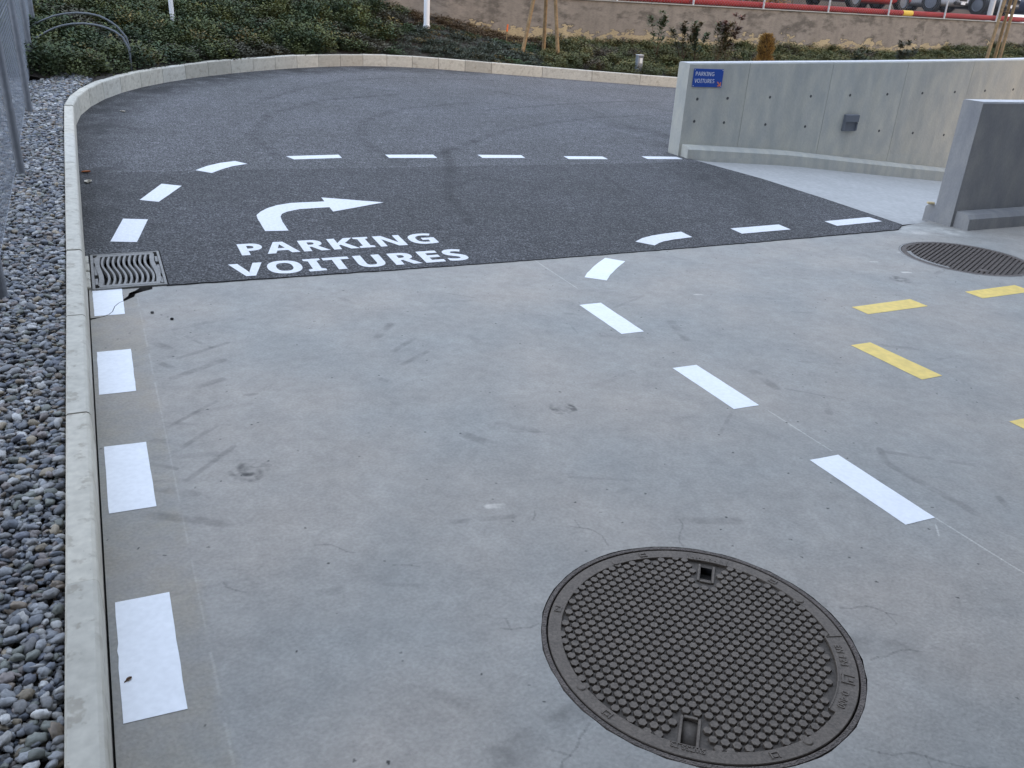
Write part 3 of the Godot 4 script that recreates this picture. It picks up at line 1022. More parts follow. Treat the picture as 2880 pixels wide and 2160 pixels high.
func loft(profile: Callable, length: float, step: float, o0 := 0.0, uvs := 2.0) -> ArrayMesh:
	# profile(o) gives the ring of corners (front bottom, front top, back top, back bottom, ...) at offset o
	var st := new_st()
	var n := maxi(1, int(ceil(length / step)))
	var rings := []
	for i in n + 1:
		rings.append(profile.call(o0 + length * i / n))
	var m: int = rings[0].size()
	for i in n:
		var ua := (o0 + length * i / n) / uvs; var ub := (o0 + length * (i + 1) / n) / uvs
		for k in m:
			st.set_smooth_group(k + 1)
			var k2 := (k + 1) % m
			var va: float = rings[i][k].y / 1.0; var vb: float = rings[i][k2].y / 1.0
			if absf(va - vb) < 0.02: vb = va + 0.1
			var list := [[rings[i][k], ua, va], [rings[i][k2], ua, vb], [rings[i + 1][k2], ub, vb], [rings[i][k], ua, va], [rings[i + 1][k2], ub, vb], [rings[i + 1][k], ub, va]]
			for e in list:
				st.set_uv(Vector2(e[1], -e[2] * 0.5))
				st.add_vertex(e[0])
	for e in [0, 1]:
		st.set_smooth_group(40 + e)
		var r: Array = rings[0] if e == 0 else rings[-1]
		for k in range(1, m - 1):
			var tr := [r[0], r[k + 1], r[k]] if e == 0 else [r[0], r[k], r[k + 1]]
			for v: Vector3 in tr:
				st.set_uv(Vector2((v.x + v.z) * 0.4, -v.y * 0.5))
				st.add_vertex(v)
	st.generate_normals()
	st.generate_tangents()
	return st.commit()

func build_ramp_walls():
	# curved wall on the far side of the ramp
	var w := thing("curved_ramp_wall", "curved light concrete wall on the far side of the ramp", "wall", Vector3(1.769, 0.13, -10.142))
	var c := wall_one(0.0)
	var back := wall_one(-0.22)
	var org := w.position
	var ring := func(o: float) -> Array:
		var a := c.sample_baked(o)
		var t := (c.sample_baked(o + 0.06) - c.sample_baked(maxf(o - 0.06, 0.0))).normalized()
		var nn := Vector2(-t.y, t.x)
		var b := a - nn * 0.22
		var yt := w1_top(o); var yb := minf(w1_floor(o), 0.1) - 0.12
		var e := 0.012
		var f := a - nn * e; var g := b + nn * e
		var out := []
		for q in [[a, yb], [a, yt - e], [f, yt], [g, yt], [b, yt - e], [b, yb]]:
			out.append(Vector3(q[0].x, q[1], q[0].y) - org)
		return out
	var joints := [0.0, 0.82, 2.03, 3.22, 4.42, 5.62, 6.82, 8.0, 9.0]
	for i in joints.size() - 1:
		var a: float = joints[i] + (0.0025 if i > 0 else 0.0); var b: float = joints[i + 1] - 0.0025
		put("wall_panel", loft(ring, b - a, 0.2, a), M.wall, w)
	var cap := func(o: float) -> Array:
		var a := c.sample_baked(o)
		var t := (c.sample_baked(o + 0.06) - c.sample_baked(maxf(o - 0.06, 0.0))).normalized()
		var nn := Vector2(-t.y, t.x)
		var out := []
		for q in [[-0.008, 0.0], [-0.012, 0.004], [-0.208, 0.004], [-0.212, 0.0]]:
			var v: Vector2 = a + nn * float(q[0])
			out.append(Vector3(v.x, w1_top(o) - 0.002 + float(q[1]), v.y) - org)
		return out
	put("trowelled_top", loft(cap, 8.99, 0.2, 0.005), M.trowel, w)
	var plinth := func(o: float) -> Array:
		var a := c.sample_baked(o)
		var t := (c.sample_baked(o + 0.06) - c.sample_baked(maxf(o - 0.06, 0.0))).normalized()
		var nn := Vector2(-t.y, t.x)
		var fl := w1_floor(o)
		var out := []
		for q in [[0.155, fl - 0.1], [0.145, fl + 0.125], [0.105, fl + 0.155], [0.003, fl + 0.165], [0.003, fl - 0.1]]:
			var v: Vector2 = a + nn * float(q[0])
			out.append(Vector3(v.x, q[1], v.y) - org)
		return out
	put("plinth", loft(plinth, 8.4, 0.2, 0.03, 1.5), M.wall, w)
	# tie holes in two rows, 60 cm apart; dark discs stand in for the shaded recesses
	var dark_dot := lathe([Vector2(0.0, 0.0015), Vector2(0.011, 0.0015), Vector2(0.014, 0.003), Vector2(0.017, 0.0)], 10)
	for row in 2:
		for i in 12:
			var o := 0.16 + 0.415 * minf(i, 1) + 0.60 * maxf(i - 1, 0)
			var a := c.sample_baked(o)
			var t := (c.sample_baked(o + 0.06) - c.sample_baked(maxf(o - 0.06, 0.0))).normalized()
			var nn := Vector2(-t.y, t.x)
			var y := w1_top(o) - 0.385 if row == 0 else w1_top(o) - 0.62 - 0.062 * o * (1.0 + 0.05 * o)
			if y < w1_floor(o) + 0.2:
				continue
			var ph := put("tie_hole", dark_dot, M.dark_dot, w, Vector3(a.x + nn.x * 0.001, y, a.y + nn.y * 0.001) - org)
			ph.basis = Basis(Vector3(t.x, 0, t.y), Vector3(nn.x, 0, nn.y), Vector3.UP)
	# straight wall on the near side of the ramp
	var s := thing("ramp_wall", "straight grey concrete wall end at the right, near the far manhole cover", "wall", Vector3(3.95, 0.0, -7.83))
	var wn := Vector2(0.446, 0.895)
	var ring2 := func(o: float) -> Array:
		var a := U * o
		var b := a - wn * 0.205
		var out := []
		var e := 0.012
		var f := a - wn * e; var g := b + wn * e
		for q in [[a, -0.12], [a, 1.1 - e], [f, 1.1], [g, 1.1], [b, 1.1 - e], [b, -0.6]]:
			out.append(Vector3(q[0].x, q[1], q[0].y))
		return out
	for i in 6:
		put("wall_panel", loft(ring2, 1.195, 0.6, i * 1.2), M.wall2, s)
	var cap2 := func(o: float) -> Array:
		var out := []
		for q in [[-0.008, 1.098], [-0.012, 1.102], [-0.193, 1.102], [-0.197, 1.098]]:
			var v: Vector2 = U * o + wn * float(q[0])
			out.append(Vector3(v.x, q[1], v.y))
		return out
	put("trowelled_top", loft(cap2, 7.19, 1.0, 0.005), M.trowel, s)
	var pl := func(o: float) -> Array:
		var out := []
		for q in [[0.165, -0.06], [0.155, 0.10], [0.12, 0.135], [0.003, 0.145], [0.003, -0.06]]:
			var v: Vector2 = U * o + wn * float(q[0])
			out.append(Vector3(v.x, q[1], v.y))
		return out
	put("plinth", loft(pl, 7.0, 1.0, 0.03, 1.5), M.wall2, s)
	var pl2 := func(o: float) -> Array:
		var out := []
		var dy := -0.07 * o
		for q in [[-0.208, -0.3], [-0.208, 0.155 + dy], [-0.29, 0.15 + dy], [-0.325, 0.12 + dy], [-0.335, -0.3]]:
			var v: Vector2 = U * o + wn * float(q[0])
			out.append(Vector3(v.x, q[1], v.y))
		return out
	put("plinth", loft(pl2, 7.0, 1.0, 0.02, 1.5), M.wall2, s)
	# sign on the curved wall
	var so := 0.26
	var q := c.sample_baked(so)
	var tt := (c.sample_baked(0.46) - c.sample_baked(0.06)).normalized()
	var sg := thing("parking_sign", "small blue sign with white lettering on the end of the curved wall", "sign", Vector3(q.x, 1.0, q.y))
	sg.basis = Basis(Vector3(tt.x, 0, tt.y), Vector3.UP, Vector3(-tt.y, 0, tt.x))
	put("panel", box_mesh(Vector3(0.40, 0.195, 0.006), 0.0015), M.sign_blue, sg, Vector3(0, 0, 0.006))
	for l in [["PARKING", 0.043, 0.248], ["VOITURES", -0.032, 0.268]]:
		var tm := TextMesh.new()
		tm.text = l[0]
		tm.font = font_plain
		tm.font_size = 64
		tm.pixel_size = 0.00092
		tm.depth = 0.0012
		tm.horizontal_alignment = HORIZONTAL_ALIGNMENT_LEFT
		var ww := tm.get_aabb().size.x
		var o := put("lettering", tm, M.sign_white, sg, Vector3(-0.178, l[1], 0.0098))
		o.scale.x = l[2] / ww
		o.set_meta("label", "white words %s" % l[0])
	var st := new_st()
	add_box(st, Vector3.ZERO, Vector3(0.06, 0.012, 0.0012), Basis(Vector3.BACK, -PI / 4))
	add_box(st, Vector3(0.006, -0.021, 0.0), Vector3(0.046, 0.012, 0.0011))
	add_box(st, Vector3(0.023, -0.004, 0.0), Vector3(0.012, 0.046, 0.0013))
	put("direction_arrow", done(st), M.sign_orange, sg, Vector3(0.155, -0.06, 0.0098))
	for x in [-0.188, 0.188]:
		for y in [-0.085, 0.085]:
			var sc := put("screw", lathe([Vector2(0, 0.002), Vector2(0.004, 0.002), Vector2(0.005, 0)], 8), M.sign_white, sg, Vector3(x, y, 0.0095))
			sc.basis = Basis(Vector3.RIGHT, PI / 2)
	# small hooded wall lamp
	var bo := 2.45
	q = c.sample_baked(bo)
	tt = (c.sample_baked(bo + 0.1) - c.sample_baked(bo - 0.1)).normalized()
	var lb := thing("wall_lamp", "small square grey lamp housing set on the curved wall", "wall lamp", Vector3(q.x, 0.52, q.y))
	lb.basis = Basis(Vector3(tt.x, 0, tt.y), Vector3.UP, Vector3(-tt.y, 0, tt.x))
	var hs := new_st()
	add_box(hs, Vector3(0, 0, 0.014), Vector3(0.215, 0.20, 0.022), Basis.IDENTITY, 0.003)
	put("housing", done(hs), M.box_grey, lb)
	var hd := new_st()
	add_box(hd, Vector3(0, 0.055, 0.04), Vector3(0.208, 0.085, 0.030), Basis.IDENTITY, 0.004)
	put("hood", done(hd), M.box_grey, lb)
	for x in [-0.098, 0.098]:
		put("cheek", box_mesh(Vector3(0.012, 0.10, 0.022), 0.002), M.box_grey, lb, Vector3(x, -0.042, 0.036))
	# scrap of sandy stone lying on the plinth behind the straight wall
	var sc2 := thing("stone_chip", "small pale sandy stone chip lying on the plinth by the wall end", "stone", Vector3(3.83, 0.155, -8.06))
	put("chip", box_mesh(Vector3(0.07, 0.02, 0.04), 0.008), mat(lin(0.55, 0.44, 0.25), 0.9), sc2, Vector3(0, 0.008, 0))

# ------------------------------------------------------------------ kerb
func build_kerb():
	var kerb := Node3D.new()
	kerb.name = numbered("kerb")
	add_child(kerb)
	kerb.set_meta("kind", "structure")
	kerb.set_meta("label", "pale concrete kerb along the left and round the back of the turn")
	for i in kerb_path.size() - 1:
		var a := kerb_path[i]; var b := kerb_path[i + 1]
		var pa := kerb_path[maxi(i - 1, 0)]; var pb := kerb_path[mini(i + 2, kerb_path.size() - 1)]
		var ta := (b - pa).normalized(); var tb := (pb - a).normalized()
		var na := Vector2(ta.y, -ta.x); var nb := Vector2(tb.y, -tb.x)   # outwards, away from the road
		var dir := (b - a).normalized()
		var gap := 0.004
		a += dir * gap; b -= dir * gap
		var wdt := 0.084
		var ja := rng.randf_range(-0.004, 0.004); var jb := ja + rng.randf_range(-0.004, 0.004)
		var st := new_st()
		var prof := [[0.0, -9.0], [0.0, -0.016], [0.004, -0.006], [0.014, 0.0], [wdt - 0.006, 0.0], [wdt, -0.006], [wdt, -9.0]]
		var n := 5 if i == 0 else 1
		for k in prof.size() - 1:
			st.set_smooth_group(k + 1)
			var lo: Array = prof[k]; var hi: Array = prof[k + 1]
			var f := func(q: Vector2, nn: Vector2, pr: Array, top: float, jj: float) -> Vector3:
				var y: float = top + jj + pr[1] if pr[1] > -1.0 else top - 0.30
				var v: Vector2 = q + nn * float(pr[0])
				return Vector3(v.x, y, v.y)
			quad(st, f.call(a, na, lo, kerb_top[i], ja), f.call(a, na, hi, kerb_top[i], ja), f.call(b, nb, hi, kerb_top[i + 1], jb), f.call(b, nb, lo, kerb_top[i + 1], jb))
		for e in 2:
			st.set_smooth_group(20 + e)
			var q := a if e == 0 else b; var nn := na if e == 0 else nb; var top := kerb_top[i + e] + (ja if e == 0 else jb)
			var pp: Array[Vector3] = []
			for pr in prof:
				var y: float = top + pr[1] if pr[1] > -1.0 else top - 0.30
				pp.append(Vector3(q.x + nn.x * pr[0], y, q.y + nn.y * pr[0]))
			for k in range(1, pp.size() - 1):
				if e == 0: tri(st, pp[0], pp[k + 1], pp[k])
				else: tri(st, pp[0], pp[k], pp[k + 1])
		put("kerb_stone", done(st), M.kerbs[rng.randi() % (3 if a.y > -8.5 else 4)], kerb)

# ------------------------------------------------------------------ manhole covers
func hex_stud() -> ArrayMesh:
	var st := new_st()
	st.set_smooth_group(-1)
	var prof := [[0.0131, 0.0], [0.0125, 0.0074], [0.0119, 0.0082]]
	for i in 2:
		for k in 6:
			var a := TAU * k / 6; var b := TAU * (k + 1) / 6
			quad(st, Vector3(cos(a) * prof[i][0], prof[i][1], sin(a) * prof[i][0]), Vector3(cos(a) * prof[i + 1][0], prof[i + 1][1], sin(a) * prof[i + 1][0]), Vector3(cos(b) * prof[i + 1][0], prof[i + 1][1], sin(b) * prof[i + 1][0]), Vector3(cos(b) * prof[i][0], prof[i][1], sin(b) * prof[i][0]))
	for k in range(1, 5):
		var p0 := Vector3(0.0119, 0.0082, 0); var a := TAU * k / 6; var b := TAU * (k + 1) / 6
		tri(st, p0, Vector3(cos(a) * 0.0119, 0.0082, sin(a) * 0.0119), Vector3(cos(b) * 0.0119, 0.0082, sin(b) * 0.0119))
	return done(st)

func rim_text(parent: Node, called: String, words: String, angle: float, radius: float, size: float, label := ""):
	var x := 0.0
	var total := font_bold.get_string_size(words, HORIZONTAL_ALIGNMENT_LEFT, -1, 64).x
	for i in words.length():
		var wch := font_bold.get_string_size(words[i], HORIZONTAL_ALIGNMENT_LEFT, -1, 64).x
		if words[i] != " ":
			var tm := TextMesh.new()
			tm.text = words[i]
			tm.font = font_bold
			tm.font_size = 64
			tm.pixel_size = size / 46.0
			tm.depth = 0.003
			var off := (x + wch * 0.5 - total * 0.5) * size / 46.0
			var a := angle + off / radius
			var o := put(called, tm, M.iron, parent, Vector3(cos(a) * radius, 0.0005, sin(a) * radius))
			# letter tops point outwards
			o.basis = Basis(Vector3(-sin(a), 0, cos(a)), Vector3(cos(a), 0, sin(a)), Vector3(0, 1, 0))
			if label != "":
				o.set_meta("label", label)
		x += wch

func arc_plate(r0: float, r1: float, a0: float, a1: float, y: float, th: float) -> ArrayMesh:
	var st := new_st()
	var n := 24
	for i in n:
		var a := lerpf(a0, a1, float(i) / n); var b := lerpf(a0, a1, float(i + 1) / n)
		var p := [Vector3(cos(a) * r0, y, sin(a) * r0), Vector3(cos(a) * r1, y, sin(a) * r1), Vector3(cos(b) * r1, y, sin(b) * r1), Vector3(cos(b) * r0, y, sin(b) * r0)]
		var d := Vector3(0, -th, 0)
		st.set_smooth_group(1)
		quad(st, p[0], p[1], p[2], p[3])
		st.set_smooth_group(2)
		quad(st, p[0] + d, p[0], p[3], p[3] + d)
		st.set_smooth_group(3)
		quad(st, p[1], p[1] + d, p[2] + d, p[2])
		if i == 0:
			st.set_smooth_group(4); quad(st, p[0], p[0] + d, p[1] + d, p[1])
		if i == n - 1:
			st.set_smooth_group(5); quad(st, p[3] + d, p[3], p[2], p[2] + d)
	return done(st)

func build_covers():
	# --- near cover: hexagonal studs
	var c := thing("manhole_cover", "big round cast iron cover with hexagonal studs in the foreground", "manhole cover", Vector3(0.5934, 0.0, -1.9681), -deg_to_rad(13.9))
	put("frame", lathe([Vector2(0.449, -0.06), Vector2(0.4495, -0.001), Vector2(0.4510, 0.0005), Vector2(0.4625, 0.0005), Vector2(0.4655, -0.006), Vector2(0.466, -0.06)], 96), M.iron_rust, c)
	put("seat", lathe([Vector2(0.40, -0.05), Vector2(0.45, -0.05)], 64), M.black, c)
	var floor_y := -0.0086
	# plate: a disc with the two lifting pockets left open
	var disc := circle(Vector2.ZERO, 0.4445, 96)
	var pock := PackedVector2Array([Vector2(-0.018, -0.378), Vector2(0.018, -0.378), Vector2(0.018, -0.302), Vector2(-0.018, -0.302)])
	var pock2 := PackedVector2Array([Vector2(-0.019, 0.312), Vector2(0.019, 0.312), Vector2(0.019, 0.396), Vector2(-0.019, 0.396)])
	for q in [disc, pock, pock2]:
		if Geometry2D.is_polygon_clockwise(q): q.reverse()
	var plate := put("plate", sheet_mesh(cells(disc, 0.15, [pock, pock2]), flat, floor_y), M.iron_floor_shaded, c)
	for k in 2:
		var q: PackedVector2Array = pock if k == 0 else pock2
		var st := new_st()
		var dp := 0.05 if k == 0 else 0.012
		for i in 4:
			var a := q[i]; var b := q[(i + 1) % 4]
			quad(st, Vector3(a.x, floor_y, a.y), Vector3(a.x, -dp, a.y), Vector3(b.x, -dp, b.y), Vector3(b.x, floor_y, b.y))
		quad(st, Vector3(q[0].x, -dp, q[0].y), Vector3(q[1].x, -dp, q[1].y), Vector3(q[2].x, -dp, q[2].y), Vector3(q[3].x, -dp, q[3].y))
		put("lifting_pocket", done(st), M.black if k == 0 else M.iron_floor_shaded, plate)
	put("lifting_bar", tube_mesh([Vector3(-0.018, -0.026, -0.328), Vector3(0.018, -0.026, -0.328)], [0.006, 0.006], 8), M.iron, plate)
	# raised collars round the pockets
	for q in [[-0.34, 0.076], [0.354, 0.084]]:
		var st := new_st()
		for sx in [-1.0, 1.0]:
			add_box(st, Vector3(sx * 0.0235, floor_y + 0.003, q[0]), Vector3(0.008, 0.007, q[1] + 0.016), Basis.IDENTITY, 0.0015)
		add_box(st, Vector3(0, floor_y + 0.003, q[0] - signf(q[0]) * (q[1] * 0.5 + 0.006)), Vector3(0.036, 0.007, 0.010), Basis.IDENTITY, 0.0015)
		put("pocket_collar", done(st), M.iron, plate)
	put("rim", lathe([Vector2(0.404, floor_y), Vector2(0.4055, -0.0012), Vector2(0.407, 0.0), Vector2(0.4425, 0.0), Vector2(0.4445, -0.002), Vector2(0.4445, -0.04)], 96), M.iron, c)
	# studs on a 30 mm hexagonal grid; those nearest the viewer are single parts
	var stud := hex_stud()
	var spots := []
	for j in range(-16, 17):
		for i in range(-15, 16):
			var q := Vector2(0.03 * (i + (0.5 if j & 1 else 0.0)), 0.026 * j)
			if q.length() > 0.4045:
				continue
			var ang := q.angle()
			if (absf(ang - 0.025) < 0.42 and q.length() > 0.374) or (absf(ang + PI / 2) < 0.17 and q.length() > 0.386) or (absf(ang - PI / 2) < 0.14 and q.length() > 0.390):
				continue      # room for the lettered plates
			if absf(q.x) < 0.036 and (absf(q.y + 0.34) < 0.055 or absf(q.y - 0.354) < 0.062):
				continue
			spots.append(q)
	var to_cam := Vector2(-0.5934, 1.9681).rotated(-deg_to_rad(13.9))
	spots.sort_custom(func(a, b): return a.distance_to(to_cam) < b.distance_to(to_cam))
	var mm := MultiMesh.new()
	mm.transform_format = MultiMesh.TRANSFORM_3D
	mm.mesh = stud
	mm.instance_count = spots.size() - 300
	for i in spots.size():
		var q: Vector2 = spots[i]
		if i < 300:
			put("stud", stud, M.iron, c, Vector3(q.x, floor_y, q.y))
		else:
			mm.set_instance_transform(i - 300, Transform3D(Basis.IDENTITY, Vector3(q.x, floor_y, q.y)))
	var rest := MultiMeshInstance3D.new()
	rest.name = "far_studs"
	rest.multimesh = mm
	rest.material_override = M.iron
	c.add_child(rest)
	rest.set_meta("kind", "stuff")
	# bolts and marks on the rim
	for k in 4:
		var a := deg_to_rad(45 + 90 * k)
		put("bolt_cap", lathe([Vector2(0, 0.003), Vector2(0.011, 0.0028), Vector2(0.0135, 0.0012), Vector2(0.0138, -0.002)], 16), M.iron, c, Vector3(cos(a) * 0.416, 0.0, sin(a) * 0.416))
	for a in [-120.0, -60.0, 120.0, 60.0, 180.0]:
		var st := new_st()
		add_box(st, Vector3(-0.007, 0, 0.0), Vector3(0.004, 0.003, 0.026))
		add_box(st, Vector3(0.003, 0, 0.011), Vector3(0.016, 0.003, 0.004))
		add_box(st, Vector3(0.003, 0, -0.011), Vector3(0.016, 0.003, 0.004))
		add_box(st, Vector3(0.006, 0, 0.0), Vector3(0.005, 0.003, 0.012))
		var o := put("rim_mark", done(st), M.iron, c, Vector3(cos(deg_to_rad(a)) * 0.423, 0.001, sin(deg_to_rad(a)) * 0.423))
		o.rotation.y = -deg_to_rad(a)
	# lettered plates: recesses framed by raised edges
	put("name_plate", arc_plate(0.4010, 0.4035, -PI / 2 - 0.15, -PI / 2 + 0.15, 0.0022, 0.004), M.iron, c)
	for a in [-0.15, 0.15]:
		put("name_plate_edge", arc_plate(0.401, 0.434, -PI / 2 + a - 0.003, -PI / 2 + a + 0.003, 0.0022, 0.004), M.iron, c)
	rim_text(c, "raised_letter", "vonRoll", -PI / 2, 0.412, 0.020)
	put("name_plate", arc_plate(0.4060, 0.4085, PI / 2 - 0.11, PI / 2 + 0.11, 0.0022, 0.004), M.iron, c)
	rim_text(c, "raised_letter", "SWISS TS", PI / 2, 0.4155, 0.015)
	put("norm_field", arc_plate(0.3895, 0.409, -0.37, 0.42, -0.0004, 0.008), M.iron, c)
	put("norm_plate", arc_plate(0.386, 0.3895, -0.37, 0.42, 0.0022, 0.008), M.iron, c)
	put("norm_plate_edge", arc_plate(0.388, 0.440, -0.373, -0.366, 0.0022, 0.006), M.iron, c)
	rim_text(c, "raised_letter", "EN 124", -0.175, 0.410, 0.020)
	rim_text(c, "raised_letter", "D 400", 0.275, 0.410, 0.020)
	var em := new_st()
	add_box(em, Vector3(0.0, 0, -0.016), Vector3(0.036, 0.003, 0.004))
	add_box(em, Vector3(0.0, 0, 0.016), Vector3(0.036, 0.003, 0.004))
	add_box(em, Vector3(-0.014, 0, 0.0), Vector3(0.005, 0.003, 0.03))
	add_box(em, Vector3(0.008, 0, 0.0), Vector3(0.012, 0.003, 0.014))
	var eo := put("emblem", done(em), M.iron, c, Vector3(cos(0.065) * 0.414, 0.001, sin(0.065) * 0.414))
	eo.rotation.y = -0.065
	# --- far cover: straight ribs
	var f := thing("manhole_cover", "brownish ribbed round cover cut by the right edge, beside the ramp wall", "manhole cover", Vector3(3.5723, 0.0, -6.6912), deg_to_rad(53.0))
	put("frame", lathe([Vector2(0.489, -0.05), Vector2(0.4895, 0.0005), Vector2(0.502, 0.0005), Vector2(0.5045, -0.005), Vector2(0.505, -0.05)], 80), M.iron_dusty, f)
	put("plate", lathe([Vector2(0.0, -0.011), Vector2(0.45, -0.011)], 64), M.iron_floor_shaded, f)
	put("rim", lathe([Vector2(0.446, -0.011), Vector2(0.448, 0.0), Vector2(0.484, 0.0), Vector2(0.486, -0.003), Vector2(0.486, -0.04)], 80), M.iron_rust, f)
	var n := 26
	for i in n:
		var z := (i - (n - 1) * 0.5) * 0.034
		var half := sqrt(maxf(0.447 * 0.447 - z * z, 0.0))
		if half < 0.05: continue
		var st := new_st()
		var teeth := int(half * 2.0 / 0.022)
		for k in teeth:
			add_box(st, Vector3(-half + 0.011 + k * 0.022, -0.0055, z), Vector3(0.0185, 0.0125, 0.0225), Basis.IDENTITY, 0.0028)
		add_box(st, Vector3(0, -0.0075, z), Vector3(half * 2.0 - 0.01, 0.009, 0.021))
		put("rib", done(st), M.iron_rust, f)
	put("lifting_cap", lathe([Vector2(0, 0.004), Vector2(0.03, 0.004), Vector2(0.036, 0.001), Vector2(0.037, -0.006)], 20), M.iron_rust, f, Vector3(-0.30, 0, 0.19))
	put("dusty_mark", arc_plate(0.415, 0.448, PI * 1.02, PI * 1.38, 0.0026, 0.006), M.iron_dusty, f)

# ------------------------------------------------------------------ drain
func build_drain():
	var c := Vector2(-2.4265, -5.027)
	var g := thing("drain_grate", "rectangular cast iron drain grate with wavy slots beside the kerb", "drain grate", Vector3(c.x, asphalt_y(c.x, c.y) + 0.004, c.y))
	var ux := Vector3(U.x, asphalt_y(c.x + U.x, c.y + U.y) - asphalt_y(c.x, c.y), U.y).normalized()
	var dz := Vector3(-D.x, asphalt_y(c.x - D.x, c.y - D.y) - asphalt_y(c.x, c.y), -D.y).normalized()
	var up := dz.cross(ux).normalized()
	g.basis = Basis(ux, up, ux.cross(up).normalized())
	var hx := 0.205; var hz := 0.307
	# frame: two rails along the long ends, toothed cheeks on the short ones
	for s in [-1.0, 1.0]:
		put("frame_rail", box_mesh(Vector3(0.41, 0.05, 0.016), 0.002), M.iron_dusty, g, Vector3(0, -0.02, s * (hz - 0.008)))
		put("frame_rail", box_mesh(Vector3(0.016, 0.05, 0.582), 0.002), M.iron_dusty, g, Vector3(s * (hx - 0.008), -0.02, 0))
		for k in [-0.19, 0.0, 0.19]:
			put("frame_lug", box_mesh(Vector3(0.018, 0.03, 0.10 if k != 0.0 else 0.16), 0.002), M.iron_dusty, g, Vector3(s * (hx - 0.026), -0.016, k + 0.02 * s))
	# grid: end bars and wavy bars between ten slots
	for s in [-1.0, 1.0]:
		put("end_bar", box_mesh(Vector3(0.335, 0.03, 0.036), 0.003), M.iron_dusty, g, Vector3(0, -0.010, s * 0.268))
	for i in 11:
		var st := new_st()
		var x0 := -0.155 + 0.031 * i
		var wd := 0.0165 if i > 0 and i < 10 else 0.030
		if i == 0: x0 -= 0.004
		if i == 10: x0 += 0.004
		var n := 20
		var pr: Array = []
		for k in n + 1:
			var t := -0.256 + 0.512 * k / n
			var xx := x0 + 0.016 * sin(t / 0.256 * PI)
			if i == 0 or i == 10: xx = x0 + 0.008 * sin(t / 0.256 * PI)
			pr.append(Vector2(xx, t))
		for k in n:
			var a: Vector2 = pr[k]; var b: Vector2 = pr[k + 1]
			var ht := 0.004; var lo := -0.024; var e := wd * 0.5; var e2 := e - 0.002
			st.set_smooth_group(1)
			quad(st, Vector3(a.x - e2, ht, a.y), Vector3(b.x - e2, ht, b.y), Vector3(b.x + e2, ht, b.y), Vector3(a.x + e2, ht, a.y))
			st.set_smooth_group(2)
			quad(st, Vector3(a.x - e, lo, a.y), Vector3(b.x - e, lo, b.y), Vector3(b.x - e2, ht, b.y), Vector3(a.x - e2, ht, a.y))
			st.set_smooth_group(3)
			quad(st, Vector3(a.x + e2, ht, a.y), Vector3(b.x + e2, ht, b.y), Vector3(b.x + e, lo, b.y), Vector3(a.x + e, lo, a.y))
		put("wavy_bar", done(st), M.iron_dusty, g)
	# the gully below
	var pit := new_st()
	var q := [Vector3(-hx, -0.03, -hz), Vector3(hx, -0.03, -hz), Vector3(hx, -0.03, hz), Vector3(-hx, -0.03, hz)]
	for i in 4:
		var a: Vector3 = q[i]; var b: Vector3 = q[(i + 1) % 4]; var d := Vector3(0, -0.35, 0)
		quad(pit, a, a + d, b + d, b)
	quad(pit, q[0] + Vector3(0, -0.35, 0), q[1] + Vector3(0, -0.35, 0), q[2] + Vector3(0, -0.35, 0), q[3] + Vector3(0, -0.35, 0))
	put("gully", done(pit), M.dirt, g)
	# mortar blocks between the grate and the kerb
	for k in 4:
		put("mortar_block", box_mesh(Vector3(0.052, 0.05, 0.13), 0.006), M.kerbs[3] if k & 1 else M.kerbs[1], g, Vector3(-0.238, -0.018 + 0.004 * (k % 2), -0.22 + 0.145 * k))

# ------------------------------------------------------------------ pebbles
func pebble_mesh(sd: int) -> ArrayMesh:
	var nz := noise(0.9, sd, 2)
	var sph := SphereMesh.new()
	sph.radius = 1.0
	sph.height = 2.0
	sph.radial_segments = 12
	sph.rings = 6
	var arr := sph.get_mesh_arrays()
	var vs: PackedVector3Array = arr[Mesh.ARRAY_VERTEX]
	var idx: PackedInt32Array = arr[Mesh.ARRAY_INDEX]
	var st := new_st()
	st.set_smooth_group(0)
	for i in idx:
		var v := vs[i]
		var k := 1.0 + 0.42 * nz.get_noise_3d(v.x * 1.1, v.y * 1.1, v.z * 1.1) + 0.12 * nz.get_noise_3d(v.x * 3.0 + 9.0, v.y * 3.0, v.z * 3.0)
		var w := Vector3(v.x, v.y * 0.62, v.z * 0.78) * k
		w.y = clampf(w.y, -0.5, 0.48 + 0.04 * v.x)
		st.set_color(Color.WHITE)
		st.add_vertex(w)
	st.index()
	st.generate_normals()
	return st.commit()

func stone_colour() -> Color:
	var tones := [Color(0.125, 0.14, 0.165), Color(0.17, 0.18, 0.195), Color(0.22, 0.22, 0.22), Color(0.10, 0.105, 0.115), Color(0.16, 0.17, 0.15), Color(0.20, 0.175, 0.165), Color(0.26, 0.27, 0.28), Color(0.34, 0.335, 0.32), Color(0.19, 0.155, 0.12), Color(0.28, 0.235, 0.17), Color(0.44, 0.44, 0.43), Color(0.14, 0.15, 0.18)]
	var wts := [12, 15, 15, 7, 10, 10, 12, 9, 5, 4, 4, 4]
	var t := rng.randi() % 107
	for i in tones.size():
		t -= wts[i]
		if t < 0:
			var k := rng.randf_range(1.1, 1.8)
			return Color(tones[i].r * k, tones[i].g * k, tones[i].b * k)
	return tones[1]

